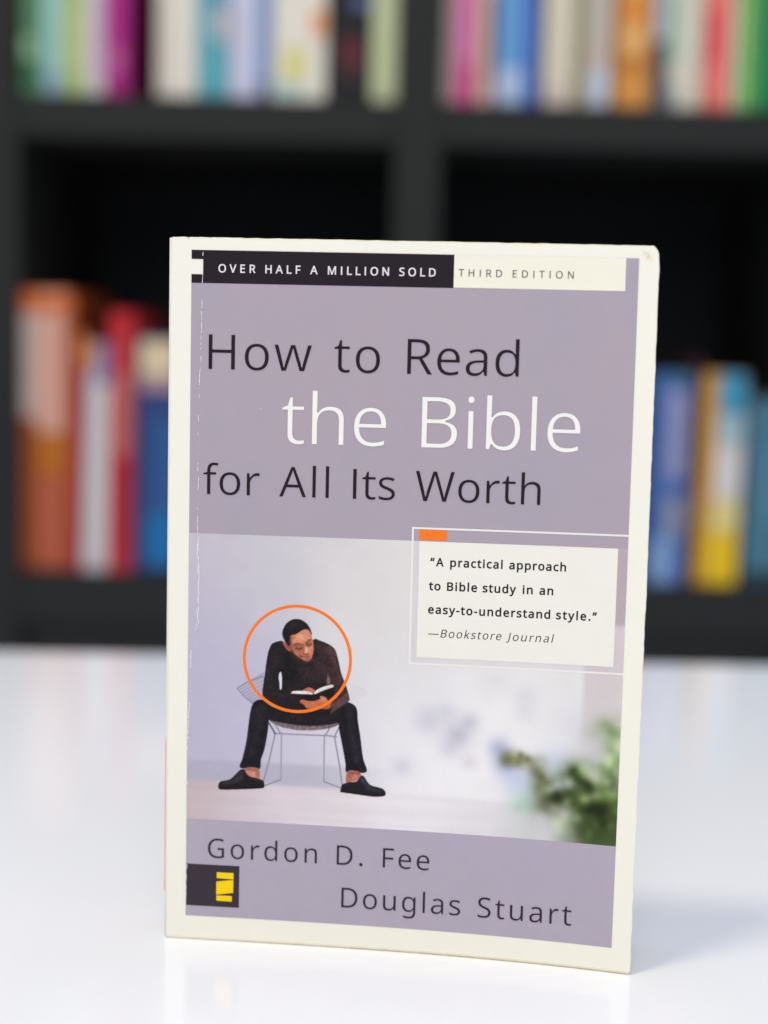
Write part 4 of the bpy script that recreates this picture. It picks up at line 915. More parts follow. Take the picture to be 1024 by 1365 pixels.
["l","m",[[49.55,72.63],[50.7,73.22],[52.24,74.89]],[40,26,27],0.35,0.312,0.75],
["l","m",[[47.58,86.37],[48.76,85.36],[49.0,84.04]],[40,26,27],0.35,0.312,0.75],
["l","m",[[49.73,84.13],[50.39,82.88]],[128,94,90],0.3,0.208,0.6],
["l","m",[[50.85,80.89],[51.57,79.22]],[128,94,90],0.3,0.208,0.6],
["l","m",[[49.31,74.0],[50.59,73.42]],[128,94,90],0.3,0.208,0.6],
["l","m",[[48.0,86.81],[48.96,85.9]],[128,94,90],0.3,0.208,0.6],
["l","m",[[28.78,81.3],[29.85,80.71],[30.9,80.97]],[70,58,60],0.3,0.208,0.6],
["l","m",[[28.54,75.95],[29.92,76.28],[31.09,75.96]],[70,58,60],0.3,0.208,0.6],
["l","m",[[29.96,73.87],[32.07,74.18],[34.2,73.74]],[70,58,60],0.3,0.208,0.6],
["l","m",[[29.78,85.29],[30.95,85.02],[31.89,85.38]],[70,58,60],0.3,0.208,0.6],
["l","m",[[35.13,81.58],[37.25,80.82],[39.89,81.15]],[24,16,18],0.5,0.364,0.6],
["l","m",[[35.7,78.94],[38.36,78.09],[42.05,78.68]],[24,16,18],0.5,0.364,0.6],
["l","m",[[40.84,86.61],[42.45,85.08],[44.57,84.65]],[24,16,18],0.5,0.364,0.6],
["p","m",[[35.64,87.76],[37.16,85.74],[38.66,84.47],[40.15,83.79],[41.9,84.46],[42.6,86.57],[42.41,88.94],[43.02,88.07],[43.36,85.41],[41.93,82.97],[39.58,82.57],[36.89,84.24],[35.37,86.26]],[36,27,31],0.5,1,0.9],
["l","m",[[36.27,86.0],[38.07,83.99],[40.15,83.34],[42.21,84.17],[42.82,85.98]],[66,50,54],0.4,0.291,0.55],
["p","m",[[34.14,89.3],[35.43,91.47],[37.05,92.04],[38.22,92.53],[39.24,93.25],[40.41,93.36],[41.17,92.5],[41.53,91.72],[41.85,90.54],[42.17,89.22],[42.23,87.74],[41.94,85.95],[41.51,84.83],[40.79,84.2],[39.99,84.2],[38.95,84.72],[38.05,85.39],[37.15,85.98],[36.31,86.84],[35.5,87.46],[34.6,88.31]],[204,130,98],0.0,1,1.0],
["p","m",[[33.31,89.21],[33.84,89.41],[34.44,89.05],[35.04,88.33],[35.59,87.52],[35.72,86.81],[35.22,86.85],[34.53,87.36],[33.86,88.13]],[176,104,92],0.0,1,1.0],
["l","m",[[33.85,88.88],[34.45,88.37],[35.12,87.44]],[130,70,62],0.2,0.204,0.7],
["p","m",[[34.14,89.3],[35.43,91.47],[35.94,91.34],[35.8,89.25],[36.54,87.5],[37.74,86.06],[39.24,84.94],[40.14,84.32],[38.95,84.72],[37.15,85.98],[35.5,87.46]],[140,80,60],0.8,1,0.9],
["p","m",[[37.06,91.53],[38.52,92.19],[39.98,92.69],[40.88,91.84],[40.62,90.34],[39.15,89.69],[37.38,89.62]],[226,158,124],1.3,1,0.7],
["p","m",[[39.76,88.53],[40.21,88.4],[40.68,86.78],[40.46,86.24],[39.86,86.39],[39.61,87.33]],[232,172,146],0.45,1,0.85],
["p","m",[[40.81,87.98],[41.83,88.61],[42.03,87.44],[41.52,85.93],[41.0,85.76],[40.74,86.79]],[224,150,118],0.6,1,0.7],
["p","m",[[36.54,87.2],[38.31,87.28],[39.21,86.42],[38.79,85.22],[37.75,85.62],[36.85,86.32]],[176,104,78],0.8,1,0.75],
["p","m",[[38.83,84.92],[40.13,84.68],[41.3,85.32],[41.48,84.86],[40.79,84.2],[39.99,84.2]],[168,102,86],0.5,1,0.8],
["p","m",[[36.87,88.41],[37.99,88.69],[39.0,88.32],[38.9,87.48],[37.87,87.26],[37.01,87.58]],[138,80,66],0.22,1,0.85],
["p","m",[[39.88,88.95],[40.63,89.46],[41.45,89.67],[41.64,88.96],[40.95,88.46],[40.06,88.36]],[146,84,70],0.22,1,0.85],
["l","m",[[36.52,88.57],[37.22,89.02],[38.04,89.08],[38.87,88.79]],[66,38,34],0.1,0.349,0.92],
["l","m",[[39.99,89.31],[40.62,89.99],[41.21,90.34],[41.5,90.38]],[78,46,40],0.1,0.32,0.92],
["l","m",[[37.12,87.82],[38.01,87.65],[38.83,87.86]],[44,20,20],0.06,0.262,0.95],
["l","m",[[40.12,88.66],[40.79,88.78],[41.46,89.13]],[48,22,22],0.06,0.262,0.95],
["l","m",[[37.23,88.12],[38.0,88.04],[38.74,88.19]],[208,142,118],0.1,0.175,0.8],
["l","m",[[40.23,88.9],[40.79,89.05],[41.34,89.37]],[214,148,124],0.1,0.175,0.8],
["l","m",[[39.29,88.81],[39.48,87.92],[39.32,86.73]],[140,78,62],0.16,0.32,0.85],
["l","m",[[39.94,88.54],[40.26,87.36],[40.45,86.54]],[244,190,164],0.15,0.262,0.85],
["l","m",[[39.33,86.43],[39.87,86.04],[40.63,86.28]],[92,42,38],0.1,0.32,0.95],
["l","m",[[38.58,85.47],[39.47,85.33],[40.35,85.34],[41.17,85.65]],[96,36,38],0.08,0.291,0.95],
["l","m",[[39.06,84.99],[39.98,84.88],[40.83,85.12]],[206,116,104],0.14,0.291,0.85],
["l","m",[[39.25,84.58],[40.13,84.56],[40.95,84.77]],[150,86,72],0.15,0.204,0.8],
["l","m",[[38.21,86.14],[38.64,85.57]],[134,76,64],0.15,0.233,0.75],
["l","m",[[40.92,86.5],[41.29,85.92]],[176,110,92],0.15,0.204,0.7],
["p","m",[[37.06,91.09],[38.23,91.73],[39.7,92.21],[40.59,91.97],[40.46,90.93],[39.14,90.22],[37.67,90.07]],[238,174,142],1.2,1,0.5],
["p","m",[[33.15,91.82],[33.26,92.71],[33.63,93.68],[34.2,94.68],[35.22,95.61],[36.09,96.03],[36.97,96.21],[38.45,96.06],[39.94,95.21],[40.69,94.35],[41.21,93.48],[41.61,92.31],[41.65,91.72],[41.32,92.3],[40.8,93.08],[40.27,93.35],[39.09,93.19],[38.22,92.56],[37.34,91.99],[36.46,91.63],[35.58,91.44],[35.33,90.57],[35.38,89.53],[35.34,88.49],[34.89,88.56],[34.44,89.05],[34.02,89.48],[33.65,90.21],[33.32,90.93]],[30,23,25],0.0,1,1.0],
["p","m",[[34.94,94.56],[36.69,95.46],[38.46,95.24],[39.66,94.31],[38.19,94.04],[36.42,93.97],[34.96,93.08]],[58,48,50],1.0,1,0.7],
["p","m",[[35.48,88.65],[35.25,89.83],[35.41,91.02],[35.64,91.27],[35.67,89.84],[35.81,88.66]],[78,52,46],0.35,1,0.7],
["l","m",[[36.84,94.15],[37.06,93.89]],[16,11,12],0.1,0.116,0.45],
["l","m",[[36.73,93.79],[37.0,93.47]],[16,11,12],0.1,0.116,0.45],
["l","m",[[37.9,94.35],[38.25,94.22]],[70,58,58],0.1,0.116,0.45],
["l","m",[[38.91,93.83],[39.18,93.47]],[70,58,58],0.1,0.116,0.45],
["l","m",[[36.49,93.78],[36.95,93.53]],[70,58,58],0.1,0.116,0.45],
["l","m",[[34.95,93.92],[35.14,93.56]],[16,11,12],0.1,0.116,0.45],
["l","m",[[35.04,93.27],[35.49,93.11]],[16,11,12],0.1,0.116,0.45],
["l","m",[[40.55,93.4],[40.82,93.28]],[70,58,58],0.1,0.116,0.45],
["l","m",[[35.04,94.37],[35.28,94.21]],[16,11,12],0.1,0.116,0.45],
["l","m",[[35.85,93.16],[36.04,92.78]],[70,58,58],0.1,0.116,0.45],
["l","m",[[36.99,93.6],[37.32,93.22]],[16,11,12],0.1,0.116,0.45],
["l","m",[[37.36,94.27],[37.63,94.07]],[16,11,12],0.1,0.116,0.45],
["l","m",[[34.64,94.17],[35.07,93.81]],[70,58,58],0.1,0.116,0.45],
["l","m",[[36.77,92.91],[37.24,92.72]],[16,11,12],0.1,0.116,0.45],
["l","m",[[34.83,93.24],[35.29,92.95]],[70,58,58],0.1,0.116,0.45],
["l","m",[[36.48,93.06],[36.69,92.91]],[16,11,12],0.1,0.116,0.45],
["l","m",[[34.27,94.18],[34.63,93.91]],[70,58,58],0.1,0.116,0.45],
["l","m",[[39.77,93.88],[40.14,93.6]],[16,11,12],0.1,0.116,0.45],
["l","m",[[34.7,93.78],[34.94,93.54]],[16,11,12],0.1,0.116,0.45],
["l","m",[[38.26,94.04],[38.51,93.86]],[70,58,58],0.1,0.116,0.45],
["l","m",[[34.98,93.73],[35.37,93.59]],[16,11,12],0.1,0.116,0.45],
["l","m",[[38.02,94.89],[38.46,94.71]],[16,11,12],0.1,0.116,0.45],
["l","m",[[38.25,93.94],[38.71,93.63]],[70,58,58],0.1,0.116,0.45],
["l","m",[[40.11,94.16],[40.29,93.96]],[16,11,12],0.1,0.116,0.45],
["l","m",[[38.25,94.65],[38.71,94.53]],[70,58,58],0.1,0.116,0.45],
["l","m",[[36.41,93.5],[36.71,93.25]],[16,11,12],0.1,0.116,0.45],
["l","m",[[36.16,93.18],[36.56,92.98]],[16,11,12],0.1,0.116,0.45],
["p","m",[[36.11,74.59],[39.43,74.5],[42.39,74.58],[44.44,75.48],[48.25,77.05],[48.62,76.12],[48.29,74.85],[46.25,73.44],[44.49,72.76],[42.13,72.65],[39.15,73.23],[36.77,74.02]],[19,16,19],0.0,1,1.0],
["p","m",[[36.1,75.01],[36.51,75.33],[37.34,75.42],[39.41,75.55],[40.89,75.44],[41.72,75.23],[42.32,74.93],[42.15,74.63],[40.61,74.59],[38.54,74.61],[36.28,74.63]],[232,228,214],0.0,1,1.0],
["p","m",[[42.5,74.88],[42.67,75.31],[43.25,75.87],[44.42,76.64],[46.17,77.32],[47.35,77.64],[47.88,77.69],[48.21,77.29],[47.84,76.92],[46.19,76.3],[44.44,75.51],[43.03,74.79]],[234,230,216],0.0,1,1.0],
["l","m",[[36.34,74.81],[38.53,74.79],[40.61,74.76],[42.09,74.74]],[176,168,156],0.1,0.116,0.8],
["l","m",[[42.97,74.96],[44.43,75.78],[46.19,76.54],[47.95,77.13]],[178,170,158],0.1,0.116,0.8],
["l","m",[[48.19,76.99],[48.56,76.05],[48.17,74.96]],[90,88,92],0.15,0.116,0.7],
["p","m",[[38.26,73.55],[46.24,73.92],[47.61,72.19],[47.37,69.18],[43.38,68.99],[38.33,69.36]],[27,22,29],0,0,1.0],
["p","m",[[39.35,75.63],[39.84,76.08],[40.43,76.43],[41.1,76.61],[42.06,76.29],[42.83,75.85],[42.43,75.18],[41.63,75.29],[40.3,75.56]],[204,116,92],0.0,1,1.0],
["l","m",[[39.99,75.96],[40.88,76.18],[41.92,75.75]],[158,78,64],0.15,0.145,0.7],
["l","m",[[40.58,76.35],[41.47,76.27],[42.42,75.71]],[228,150,124],0.2,0.145,0.6],
["p","m",[[38.57,72.43],[38.81,72.8],[39.45,73.01],[40.35,72.81],[41.24,72.67],[42.42,72.72],[43.48,73.04],[44.48,73.51],[44.23,73.97],[44.52,74.32],[45.11,74.25],[45.95,73.9],[46.61,73.04],[47.6,72.49],[47.53,71.35],[46.95,70.78],[46.31,70.57],[44.53,70.67],[42.76,70.61],[41.43,70.31],[40.74,70.49],[40.38,70.77],[39.48,71.63],[38.76,72.02]],[198,112,76],0.0,1,1.0],
["l","m",[[39.02,72.33],[40.66,72.04],[42.43,72.13]],[148,80,62],0.12,0.145,0.8],
["l","m",[[39.54,71.69],[40.96,71.46],[42.74,71.6]],[148,80,62],0.12,0.145,0.8],
["l","m",[[40.38,70.89],[41.57,70.83],[43.04,71.08]],[148,80,62],0.12,0.145,0.8],
["l","m",[[39.16,72.63],[40.65,72.4],[42.43,72.42]],[232,160,126],0.18,0.145,0.7],
["l","m",[[39.62,72.0],[40.96,71.76],[42.73,71.9]],[232,160,126],0.18,0.145,0.7],
["l","m",[[40.37,71.25],[41.56,71.13],[43.04,71.38]],[232,160,126],0.18,0.145,0.7],
["p","m",[[44.48,73.39],[45.06,74.01],[45.95,73.75],[46.62,72.89],[46.28,72.12],[45.09,72.37],[44.19,72.78]],[226,150,116],0.5,1,0.7],
["l","m",[[43.6,72.9],[44.63,73.3],[45.22,73.12],[45.68,72.4]],[160,90,70],0.2,0.175,0.7],
["p","m",[[44.52,71.14],[46.3,71.08],[47.47,71.58],[46.95,70.78],[46.31,70.57],[44.53,70.67]],[160,92,70],0.4,1,0.8],
["p","m",[[47.6,72.55],[48.92,73.0],[50.95,74.73],[52.25,75.99],[52.57,74.81],[52.74,73.47],[51.59,72.37],[49.84,71.1],[48.1,69.67],[47.37,69.24],[47.55,70.69]],[98,68,67],0.25,1,0.95],
["l","m",[[47.69,72.19],[47.64,70.69],[47.45,69.49]],[60,38,44],0.3,0.233,0.8],
["l","m",[[49.22,72.56],[50.97,73.84],[52.27,74.79]],[122,88,86],0.5,0.262,0.6]]
WALL = [[[7.48,117.76],[200,194,204]],[[7.64,102.24],[196,190,204]],[[7.78,87.35],[191,185,205]],[[8.3,72.37],[190,184,206]],[[8.42,60.28],[192,186,206]],[[27.79,116.26],[206,202,208]],[[27.99,103.01],[204,200,208]],[[19.37,83.34],[196,192,208]],[[39.02,62.47],[206,202,216]],[[19.64,62.31],[198,193,210]],[[48.3,116.25],[218,214,214]],[[55.9,101.89],[222,218,216]],[[59.95,85.1],[220,217,218]],[[66.16,70.55],[231,228,229]],[[58.26,62.68],[214,210,220]],[[68.66,115.54],[226,223,219]],[[67.77,93.56],[227,224,220]],[[73.7,79.82],[220,217,219]],[[88.21,80.55],[231,228,225]],[[106.2,81.51],[230,227,223]],[[114.21,77.59],[229,227,224]],[[113.21,65.86],[218,216,220]],[[88.48,71.72],[235,232,231]],[[103.01,69.61],[236,233,232]],[[71.19,64.1],[233,230,231]],[[83.82,57.37],[238,235,236]],[[71.49,52.91],[238,235,236]],[[91.4,48.17],[238,235,235]],[[100.21,45.8],[228,226,228]]]
FLOOR = [[[7.42,47.31],[196,178,174]],[[7.82,45.04],[204,188,190]],[[7.49,39.67],[206,190,197]],[[19.88,43.35],[214,202,207]],[[34.83,46.39],[222,211,217]],[[49.76,44.91],[226,217,220]],[[68.29,44.46],[234,229,231]],[[71.68,45.41],[232,227,230]],[[89.35,43.55],[226,220,224]],[[99.51,45.01],[216,212,218]],[[108.21,44.91],[180,186,176]]]
BLOBS = [[[75.46,68.8],4.0,[196,194,208],0.58],[[80.5,71.29],2.91,[202,200,212],0.5],[[83.97,64.81],3.27,[176,174,192],0.65],[[87.12,68.69],2.55,[184,182,198],0.58],[[81.52,60.96],2.91,[200,196,206],0.5],[[87.46,57.59],2.18,[208,202,206],0.5],[[68.49,54.99],2.55,[196,196,208],0.5],[[102.76,76.93],2.91,[208,206,212],0.43],[[102.91,72.54],2.55,[206,205,212],0.36],[[93.99,80.85],4.36,[216,213,214],0.36],[[95.69,61.8],2.76,[150,152,196],0.58],[[97.64,57.49],2.91,[140,146,190],0.58],[[101.41,53.3],4.36,[186,196,224],0.65],[[105.12,50.6],3.64,[196,208,226],0.58],[[112.04,58.45],4.36,[200,210,228],0.65],[[113.61,54.89],2.91,[196,208,222],0.58],[[116.61,70.46],4.36,[214,213,222],0.43],[[98.32,59.01],1.89,[84,86,48],1.0],[[101.22,58.83],1.89,[110,112,66],0.9],[[104.85,58.33],1.75,[138,140,104],0.8],[[106.74,55.88],2.18,[110,116,84],0.9],[[107.71,58.89],1.82,[170,176,160],0.7],[[107.97,51.54],2.47,[104,116,84],0.9],[[103.81,46.43],2.91,[176,206,180],0.7],[[100.91,46.59],2.18,[190,214,200],0.7],[[111.68,48.86],4.0,[58,66,34],1.0],[[110.34,45.81],3.27,[70,76,44],0.9],[[114.49,50.54],3.27,[66,82,36],0.9],[[117.91,55.2],4.0,[72,94,40],0.95],[[119.47,51.66],4.36,[60,78,32],0.95],[[117.5,47.1],4.36,[64,78,34],0.9],[[122.47,48.23],4.36,[44,56,22],0.95],[[125.18,52.11],3.64,[96,118,62],0.8],[[127.16,55.91],3.27,[104,128,78],0.8],[[124.94,57.92],2.55,[126,146,96],0.8],[[128.16,48.7],3.64,[58,74,28],0.9],[[121.13,45.92],2.91,[70,96,40],0.8],[[129.02,45.13],3.64,[56,74,26],0.95],[[112.61,43.03],3.27,[130,140,110],0.8],[[108.32,41.95],2.91,[206,206,208],0.8],[[117.69,41.97],2.91,[108,126,86],0.8],[[121.27,42.27],3.64,[58,70,32],0.9],[[125.58,41.9],3.64,[64,80,34],0.9],[[109.92,37.64],4.36,[216,213,216],0.7],[[115.7,37.38],2.91,[150,160,140],0.7],[[122.87,38.0],4.36,[64,82,40],0.9],[[128.58,38.51],4.36,[60,80,34],0.9],[[121.73,67.16],2.91,[188,192,178],0.6],[[124.46,70.25],2.33,[158,176,130],0.8],[[127.38,68.27],2.47,[134,160,104],0.85],[[126.84,63.88],2.62,[140,164,112],0.85],[[128.4,60.36],2.62,[120,146,90],0.85],[[121.87,63.53],3.27,[206,200,202],0.6],[[124.09,61.5],2.04,[196,192,194],0.6],[[120.62,59.06],2.18,[168,178,166],0.6],[[127.91,72.65],1.89,[190,190,176],0.5],[[115.47,53.19],1.75,[196,204,200],0.75],[[122.19,55.52],1.89,[204,206,198],0.7],[[112.63,52.24],1.6,[206,212,222],0.7],[[120.64,49.19],1.31,[150,166,120],0.7],[[123.1,50.48],1.45,[176,188,150],0.6],[[126.15,54.37],1.16,[190,200,170],0.6],[[115.32,47.67],1.31,[150,164,126],0.7],[[110.88,51.01],1.31,[196,206,214],0.7],[[128.43,50.91],1.45,[150,170,120],0.6],[[114.74,43.94],2.18,[206,208,202],0.7],[[111.78,45.92],1.45,[170,178,158],0.6],[[118.35,43.49],1.31,[160,174,140],0.6],[[103.73,59.36],0.87,[92,98,56],0.8],[[101.89,60.35],0.73,[80,84,44],0.8],[[107.87,54.48],1.02,[80,88,50],0.8],[[109.23,52.73],1.02,[84,92,54],0.8],[[117.12,56.98],1.02,[64,84,36],0.8],[[124.72,45.49],1.6,[30,40,14],0.8],[[121.23,52.53],1.45,[38,52,18],0.8],[[112.38,49.28],1.6,[40,44,20],0.8]]
RES = 10
GW, GH = int(round((PR-PL)*RES)), int(round((FT-FB)*RES))
gu = PL+(np.arange(GW)+0.5)/RES
gv = FB+(np.arange(GH)+0.5)/RES
GU, GV = np.meshgrid(gu, gv)

def rbf(pts, U, V, s):
    num = np.zeros(U.shape+(3,))
    den = np.zeros(U.shape)
    for (p, c) in pts:
        w = np.exp(-((U-p[0])**2+(V-p[1])**2)/(2*s*s))+1e-7/(1+(U-p[0])**2+(V-p[1])**2)
        num += w[..., None]*np.array(c, float)
        den += w
    return num/den[..., None]
def up(a, f):
    n0, n1 = a.shape[:2]
    y = np.linspace(0, n0-1, GH)
    x = np.linspace(0, n1-1, GW)
    y0 = np.clip(y.astype(int), 0, n0-2)
    x0 = np.clip(x.astype(int), 0, n1-2)
    fy = (y-y0)[:, None, None]
    fx = (x-x0)[None, :, None]
    return ((a[y0][:, x0]*(1-fx)+a[y0][:, x0+1]*fx)*(1-fy)+(a[y0+1][:, x0]*(1-fx)+a[y0+1][:, x0+1]*fx)*fy)
def blur(m, r):
    for _ in range(3):
        for ax in (0, 1):
            k = max(1, int(r))
            c = np.cumsum(np.pad(m, [(k+1, k) if q == ax else (0, 0) for q in (0, 1)], mode='edge'), axis=ax)
            n_ = m.shape[ax]
            lo = np.take(c, np.arange(n_), axis=ax)
            hi = np.take(c, np.arange(n_)+2*k+1, axis=ax)
            m = (hi-lo)/(2*k+1)
    return m
cu_, cv_ = np.meshgrid(np.linspace(PL, PR, GW//8), np.linspace(FB, FT, GH//8))
wall = up(rbf(WALL, cu_, cv_, 9.0), 8)
floor = up(rbf(FLOOR, cu_, cv_, 7.0), 8)
def sstep(x, a, b):
    t = np.clip((x-a)/(b-a), 0, 1)
    return t*t*(3-2*t)
img = wall.copy()
# skirting board, then the floor, both fading into the glow on the right
skirt = (sstep(GV, 54.3, 53.7)*sstep(GU, 70, 44))[..., None]
img = img*(1-skirt*0.55)+np.array((174, 171, 186))*skirt*0.55
fl = (sstep(GV, 48.8-0.02*(GU-10), 47.3-0.02*(GU-10)))[..., None]
img = img*(1-fl)+floor*fl
glow = (np.exp(-((GU-92)/34)**2-((GV-62)/26)**2))[..., None]
img = img+(252-img)*glow*0.42
prg = np.random.default_rng(8)
# soft floor streaks
for i in range(60):
    v = prg.uniform(36.5, 47)
    u = prg.uniform(6, 90)
    L_ = prg.uniform(6, 26)
    w = np.exp(-((GV-v)/0.35)**2-((GU-u)/L_)**2)[..., None]
    img = img+w*prg.uniform(-5, 4)*np.array((1, 1.1, 1.0))
# window edge: a paler wall left of it, a pinkish one right of it
we = (sstep(GU, 118.3, 118.9)*sstep(GV, 60, 72))[..., None]
img = img*(1-we)+np.array((214, 206, 206))*we
for p, r, c, a in BLOBS:
    w = (a*np.exp(-(((GU-p[0])**2+(GV-p[1])**2)/(2*(r*0.78)**2))))[..., None]
    img = img*(1-w)+np.array(c, float)*w
# leaf mottling inside the out-of-focus plant
gsum = np.clip((img[..., 1]-img[..., 2])/40.0, 0, 1)
for i in range(420):
    u, v = prg.uniform(92, 130), prg.uniform(36, 72)
    r = prg.uniform(0.7, 2.0)
    x0, x1 = np.searchsorted(gu, [u-3*r, u+3*r])
    y0, y1 = np.searchsorted(gv, [v-3*r, v+3*r])
    if x1 <= x0 or y1 <= y0:
        continue
    w = np.exp(-(((GU[y0:y1, x0:x1]-u)**2+(GV[y0:y1, x0:x1]-v)**2)/(r*r)))*gsum[y0:y1, x0:x1]
    img[y0:y1, x0:x1] += (w*prg.uniform(-22, 30))[..., None]*np.array((0.9, 1.0, 0.7))
# tinted area of the quotation frame
fr_in = (sstep(GU, 69.6, 69.8)*sstep(GV, 84.9, 85.1))[..., None]
img = img*(1-fr_in*0.25)+np.array((196, 190, 196))*fr_in*0.25
dk = (sstep(GU, 126.0, 126.2)*sstep(GV, 98.0, 98.5))[..., None]
img = img*(1-dk)+np.array((186, 174, 178))*dk
dk = (sstep(GU, 126.0, 126.2)*sstep(GV, 85.2, 85.5)*(1-sstep(GV, 98.0, 98.5)))[..., None]
img = img*(1-dk)+np.array((214, 203, 206))*dk

def catmull(p, n=6):
    p = np.array(p, float)
    a, b, c, d = np.roll(p, 1, 0), p, np.roll(p, -1, 0), np.roll(p, -2, 0)
    out = []
    for i in range(n):
        t = i/n
        out.append(0.5*((2*b)+(c-a)*t+(2*a-5*b+4*c-d)*t*t+(3*b-a-3*c+d)*t**3))
    return np.stack(out, 1).reshape(-1, 2)
def window(p, pad):
    x0 = max(0, int((p[:, 0].min()-pad-PL)*RES))
    x1 = min(GW, int((p[:, 0].max()+pad-PL)*RES)+2)
    y0 = max(0, int((p[:, 1].min()-pad-FB)*RES))
    y1 = min(GH, int((p[:, 1].max()+pad-FB)*RES)+2)
    return x0, x1, y0, y1
def inside(p, X, Y):
    r = np.zeros(X.shape, bool)
    q = np.roll(p, -1, 0)
    for (xa, ya), (xb, yb) in zip(p, q):
        if ya == yb:
            continue
        c = ((Y < ya) != (Y < yb))
        r ^= c & (X < (xb-xa)*(Y-ya)/(yb-ya)+xa)
    return r
img = np.stack([blur(img[..., i], 4) for i in range(3)], -1)   # the plate's own soft background
man = np.zeros((GH, GW))
for kind, layer, pts, rgb, soft, sm, alpha in ART:
    p = np.array(pts, float)
    pad = 0.3+soft*3 if kind == 'p' else 0.3+sm+soft*3
    if kind == 'p' and sm:
        p = catmull(p)
    x0, x1, y0, y1 = window(p, pad)
    X, Y = GU[y0:y1, x0:x1], GV[y0:y1, x0:x1]
    if kind == 'p':
        m = sum(inside(p, X+a/RES, Y+b/RES).astype(float) for a in (-.25, .25) for b in (-.25, .25))/4
    else:
        dd = np.full(X.shape, 9.0)
        for a, b in zip(p[:-1], p[1:]):
            e = b-a
            t = np.clip(((X-a[0])*e[0]+(Y-a[1])*e[1])/(e@e+1e-9), 0, 1)
            dd = np.minimum(dd, np.hypot(X-a[0]-t*e[0], Y-a[1]-t*e[1]))
        m = np.clip((sm/2-dd)*RES+0.5, 0, 1)
    if soft:
        m = blur(m, max(1, soft*RES*0.5))
    m = m*alpha
    if soft and layer == 'm':
        m = m*man[y0:y1, x0:x1].clip(0, 1) if man[y0:y1, x0:x1].max() > 0.9 else m
    img[y0:y1, x0:x1] = img[y0:y1, x0:x1]*(1-m[..., None])+np.array(rgb, float)*m[..., None]
    if layer == 'm' and not soft:
        man[y0:y1, x0:x1] = np.maximum(man[y0:y1, x0:x1], m)
    elif layer == 'b':
        man[y0:y1, x0:x1] *= (1-m)
# cloth, skin and hair of the pictured reader: fine irregular texture
tex = blur(prg.normal(0, 1, (GH, GW)), 1)
tex2 = blur(prg.normal(0, 1, (GH, GW)), 3)
tex3 = blur(prg.normal(0, 1, (GH, GW)), 9)
tex = tex/tex.std()*4.0+tex2/tex2.std()*3.5+tex3/tex3.std()*3.0
bright = np.clip(img.mean(-1)/120.0, 0.25, 1.0)
img += (man*tex*(0.45+0.75*bright))[..., None]*np.array((1.05, 0.95, 0.95))
w3 = blur(prg.normal(0, 1, (GH, GW)), 14)
img += (w3/w3.std()*0.6*(1-man))[..., None]
# print grain
img += prg.normal(0, 2.2, (GH, GW, 1))+prg.normal(0, 1.2, (GH, GW, 3))
img = np.clip((img-9)*255/246, 0, 255)
# soft print (the plate itself is a little unsharp), then to one vertex per 0.2 mm
img = np.stack([blur(img[..., i], 1) if False else img[..., i] for i in range(3)], -1)
h2, w2 = GH//2, GW//2
img = img[:h2*2, :w2*2].reshape(h2, 2, w2, 2, 3).mean((1, 3))
man = man[:h2*2, :w2*2].reshape(h2, 2, w2, 2).mean((1, 3))
colr = np.concatenate([lin(img)*K, np.ones((h2, w2, 1))], -1)
cm = bpy.data.materials.new('printed_picture')
cm.use_nodes = True
b = cm.node_tree.nodes['Principled BSDF']
at = cm.node_tree.nodes.new('ShaderNodeAttribute')
at.attribute_name = 'print'
cm.node_tree.links.new(at.outputs['Color'], b.inputs['Base Color'])
b.inputs['Roughness'].default_value = 0.5
b.inputs['Specular IOR Level'].default_value = 0.18
pu = np.linspace(PL, PR, w2)
pv = np.linspace(FB, FT, h2)
PU, PV = np.meshgrid(pu, pv)
PP = surf(PU, PV, OFF['photo'])
mf = (man[:-1, :-1]+man[1:, :-1]+man[:-1, 1:]+man[1:, 1:])/4 > 0.5
def sheet(name, mask):
    jj, ii = np.nonzero(mask)
    quad = np.stack([jj*w2+ii, jj*w2+ii+1, (jj+1)*w2+ii+1, (jj+1)*w2+ii], 1)
    used, inv = np.unique(quad, return_inverse=True)
    me = bpy.data.meshes.new(name)
    me.vertices.add(len(used))
    me.vertices.foreach_set('co', PP.reshape(-1, 3)[used].astype(np.float32).ravel())
    nf = len(quad)
    me.loops.add(nf*4)
    me.loops.foreach_set('vertex_index', inv.reshape(-1).astype(np.int32))
    me.polygons.add(nf)
    me.polygons.foreach_set('loop_start', (np.arange(nf)*4).astype(np.int32))
    me.update(calc_edges=True)
    ca = me.attributes.new('print', 'FLOAT_COLOR', 'POINT')
    ca.data.foreach_set('color', colr.reshape(-1, 4)[used].astype(np.float32).ravel())
    me.polygons.foreach_set('use_smooth', [True]*nf)
    me.materials.append(cm)
    o = bpy.data.objects.new(name, me)
    COL.objects.link(o)
    o.parent = front
    return o
sheet('cover_photo', ~mf)
sheet('pictured_reader', mf)

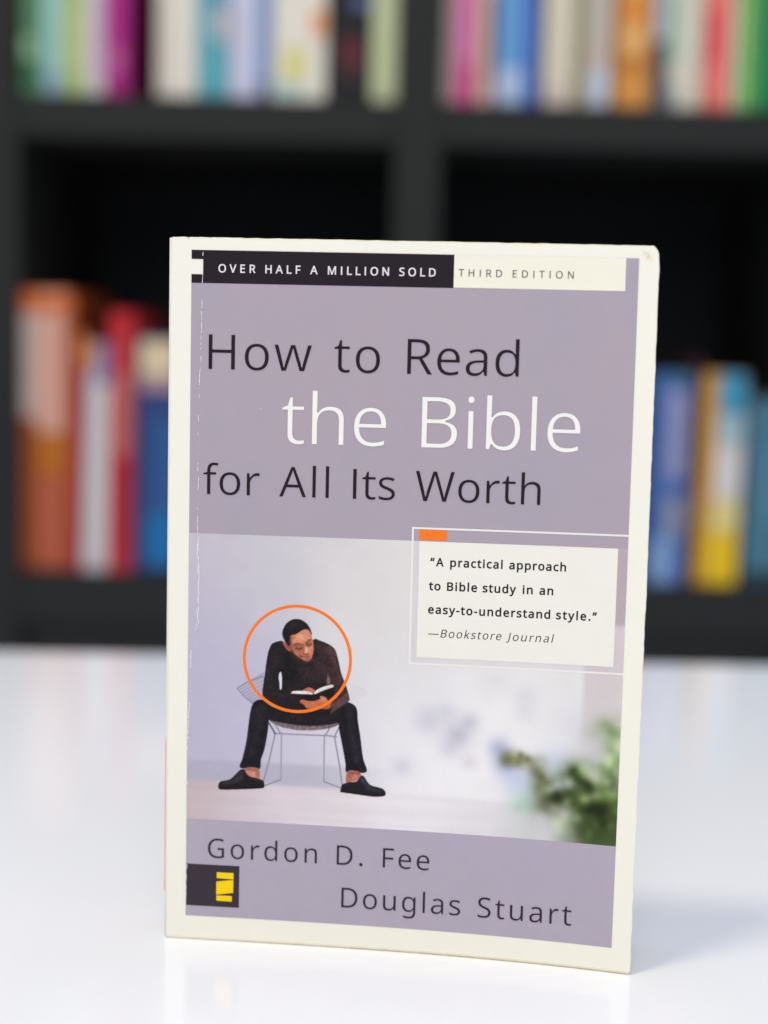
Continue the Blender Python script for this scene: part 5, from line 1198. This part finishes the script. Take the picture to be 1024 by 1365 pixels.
# ---- wear: white flecks along the hinge crease, a few scuffs elsewhere
wr = np.random.default_rng(21)
wv, wf = [], []
def fleck(u, v, a, b_, th):
    n_ = 7
    k = len(wv)
    an = np.sort(wr.uniform(0, 2*math.pi, n_))
    rr = wr.uniform(0.5, 1.0, n_)
    x, y = a*rr*np.cos(an), b_*rr*np.sin(an)
    c, s = math.cos(th), math.sin(th)
    q = surf(u+c*x-s*y, v+s*x+c*y, OFF['wear'])
    wv.extend(q.tolist())
    wf.append(list(range(k, k+n_)))
def crease_u(v):
    if v > 165:
        return 8.75+0.012*(v-165)
    if v > 92:
        return 8.35+0.0055*(v-92)
    if v > 60:
        return 6.55+0.012*(v-60)
    return 6.2
def scratch(v0, v1, keep, wmax, wander):
    """a broken, wandering white line where the laminate has cracked"""
    v, du, on = v0, 0.0, True
    while v > v1:
        if wr.random() < 0.42:
            on = wr.random() < keep
        L_ = wr.uniform(0.25, 0.8)
        nd = np.clip(du+wr.normal(0, wander), -0.45, 0.45)
        if on:
            a0, a1 = wr.uniform(0.3, 1)*wmax/2, wr.uniform(0.3, 1)*wmax/2
            k = len(wv)
            u0, u1 = crease_u(v)+du, crease_u(v)+nd
            q = surf(np.array([u0-a0, u1-a1, u1+a1, u0+a0]), np.array([v, v-L_, v-L_, v]), OFF['wear'])
            wv.extend(q.tolist())
            wf.append([k, k+1, k+2, k+3])
        v -= L_
        du = nd
scratch(199, 172, 0.66, 0.24, 0.05)
scratch(170, 120, 0.40, 0.24, 0.05)
scratch(119, 94, 0.85, 0.32, 0.11)
scratch(118, 96, 0.32, 0.20, 0.15)
scratch(94, 86, 0.55, 0.22, 0.12)
scratch(86, 46, 0.45, 0.28, 0.10)
scratch(22.6, 10.4, 0.6, 0.26, 0.05)
for i in range(50):
    v = wr.uniform(86, 198)
    fleck(crease_u(v)+wr.normal(0, 0.25), v, wr.uniform(0.04, 0.1), wr.uniform(0.06, 0.25), wr.normal(0, 0.2))
for u, v in ((26, 155.8), (29.6, 190), (106.5, 166.0), (110.7, 167.4), (111.4, 167.5), (87, 186.5), (86.6, 186.2), (15, 97.5), (16.2, 97.8), (28, 174), (96, 131)):
    fleck(u, v, wr.uniform(0.1, 0.3), wr.uniform(0.06, 0.12), wr.uniform(0, 1))
for i in range(60):
    fleck(wr.uniform(8, 128), wr.uniform(10, 188), wr.uniform(0.03, 0.08), wr.uniform(0.03, 0.07), 0)
mesh_obj('crease_wear', wv, wf, ink('scuffed_paper', (244, 240, 242)), front)['kind'] = 'stuff'
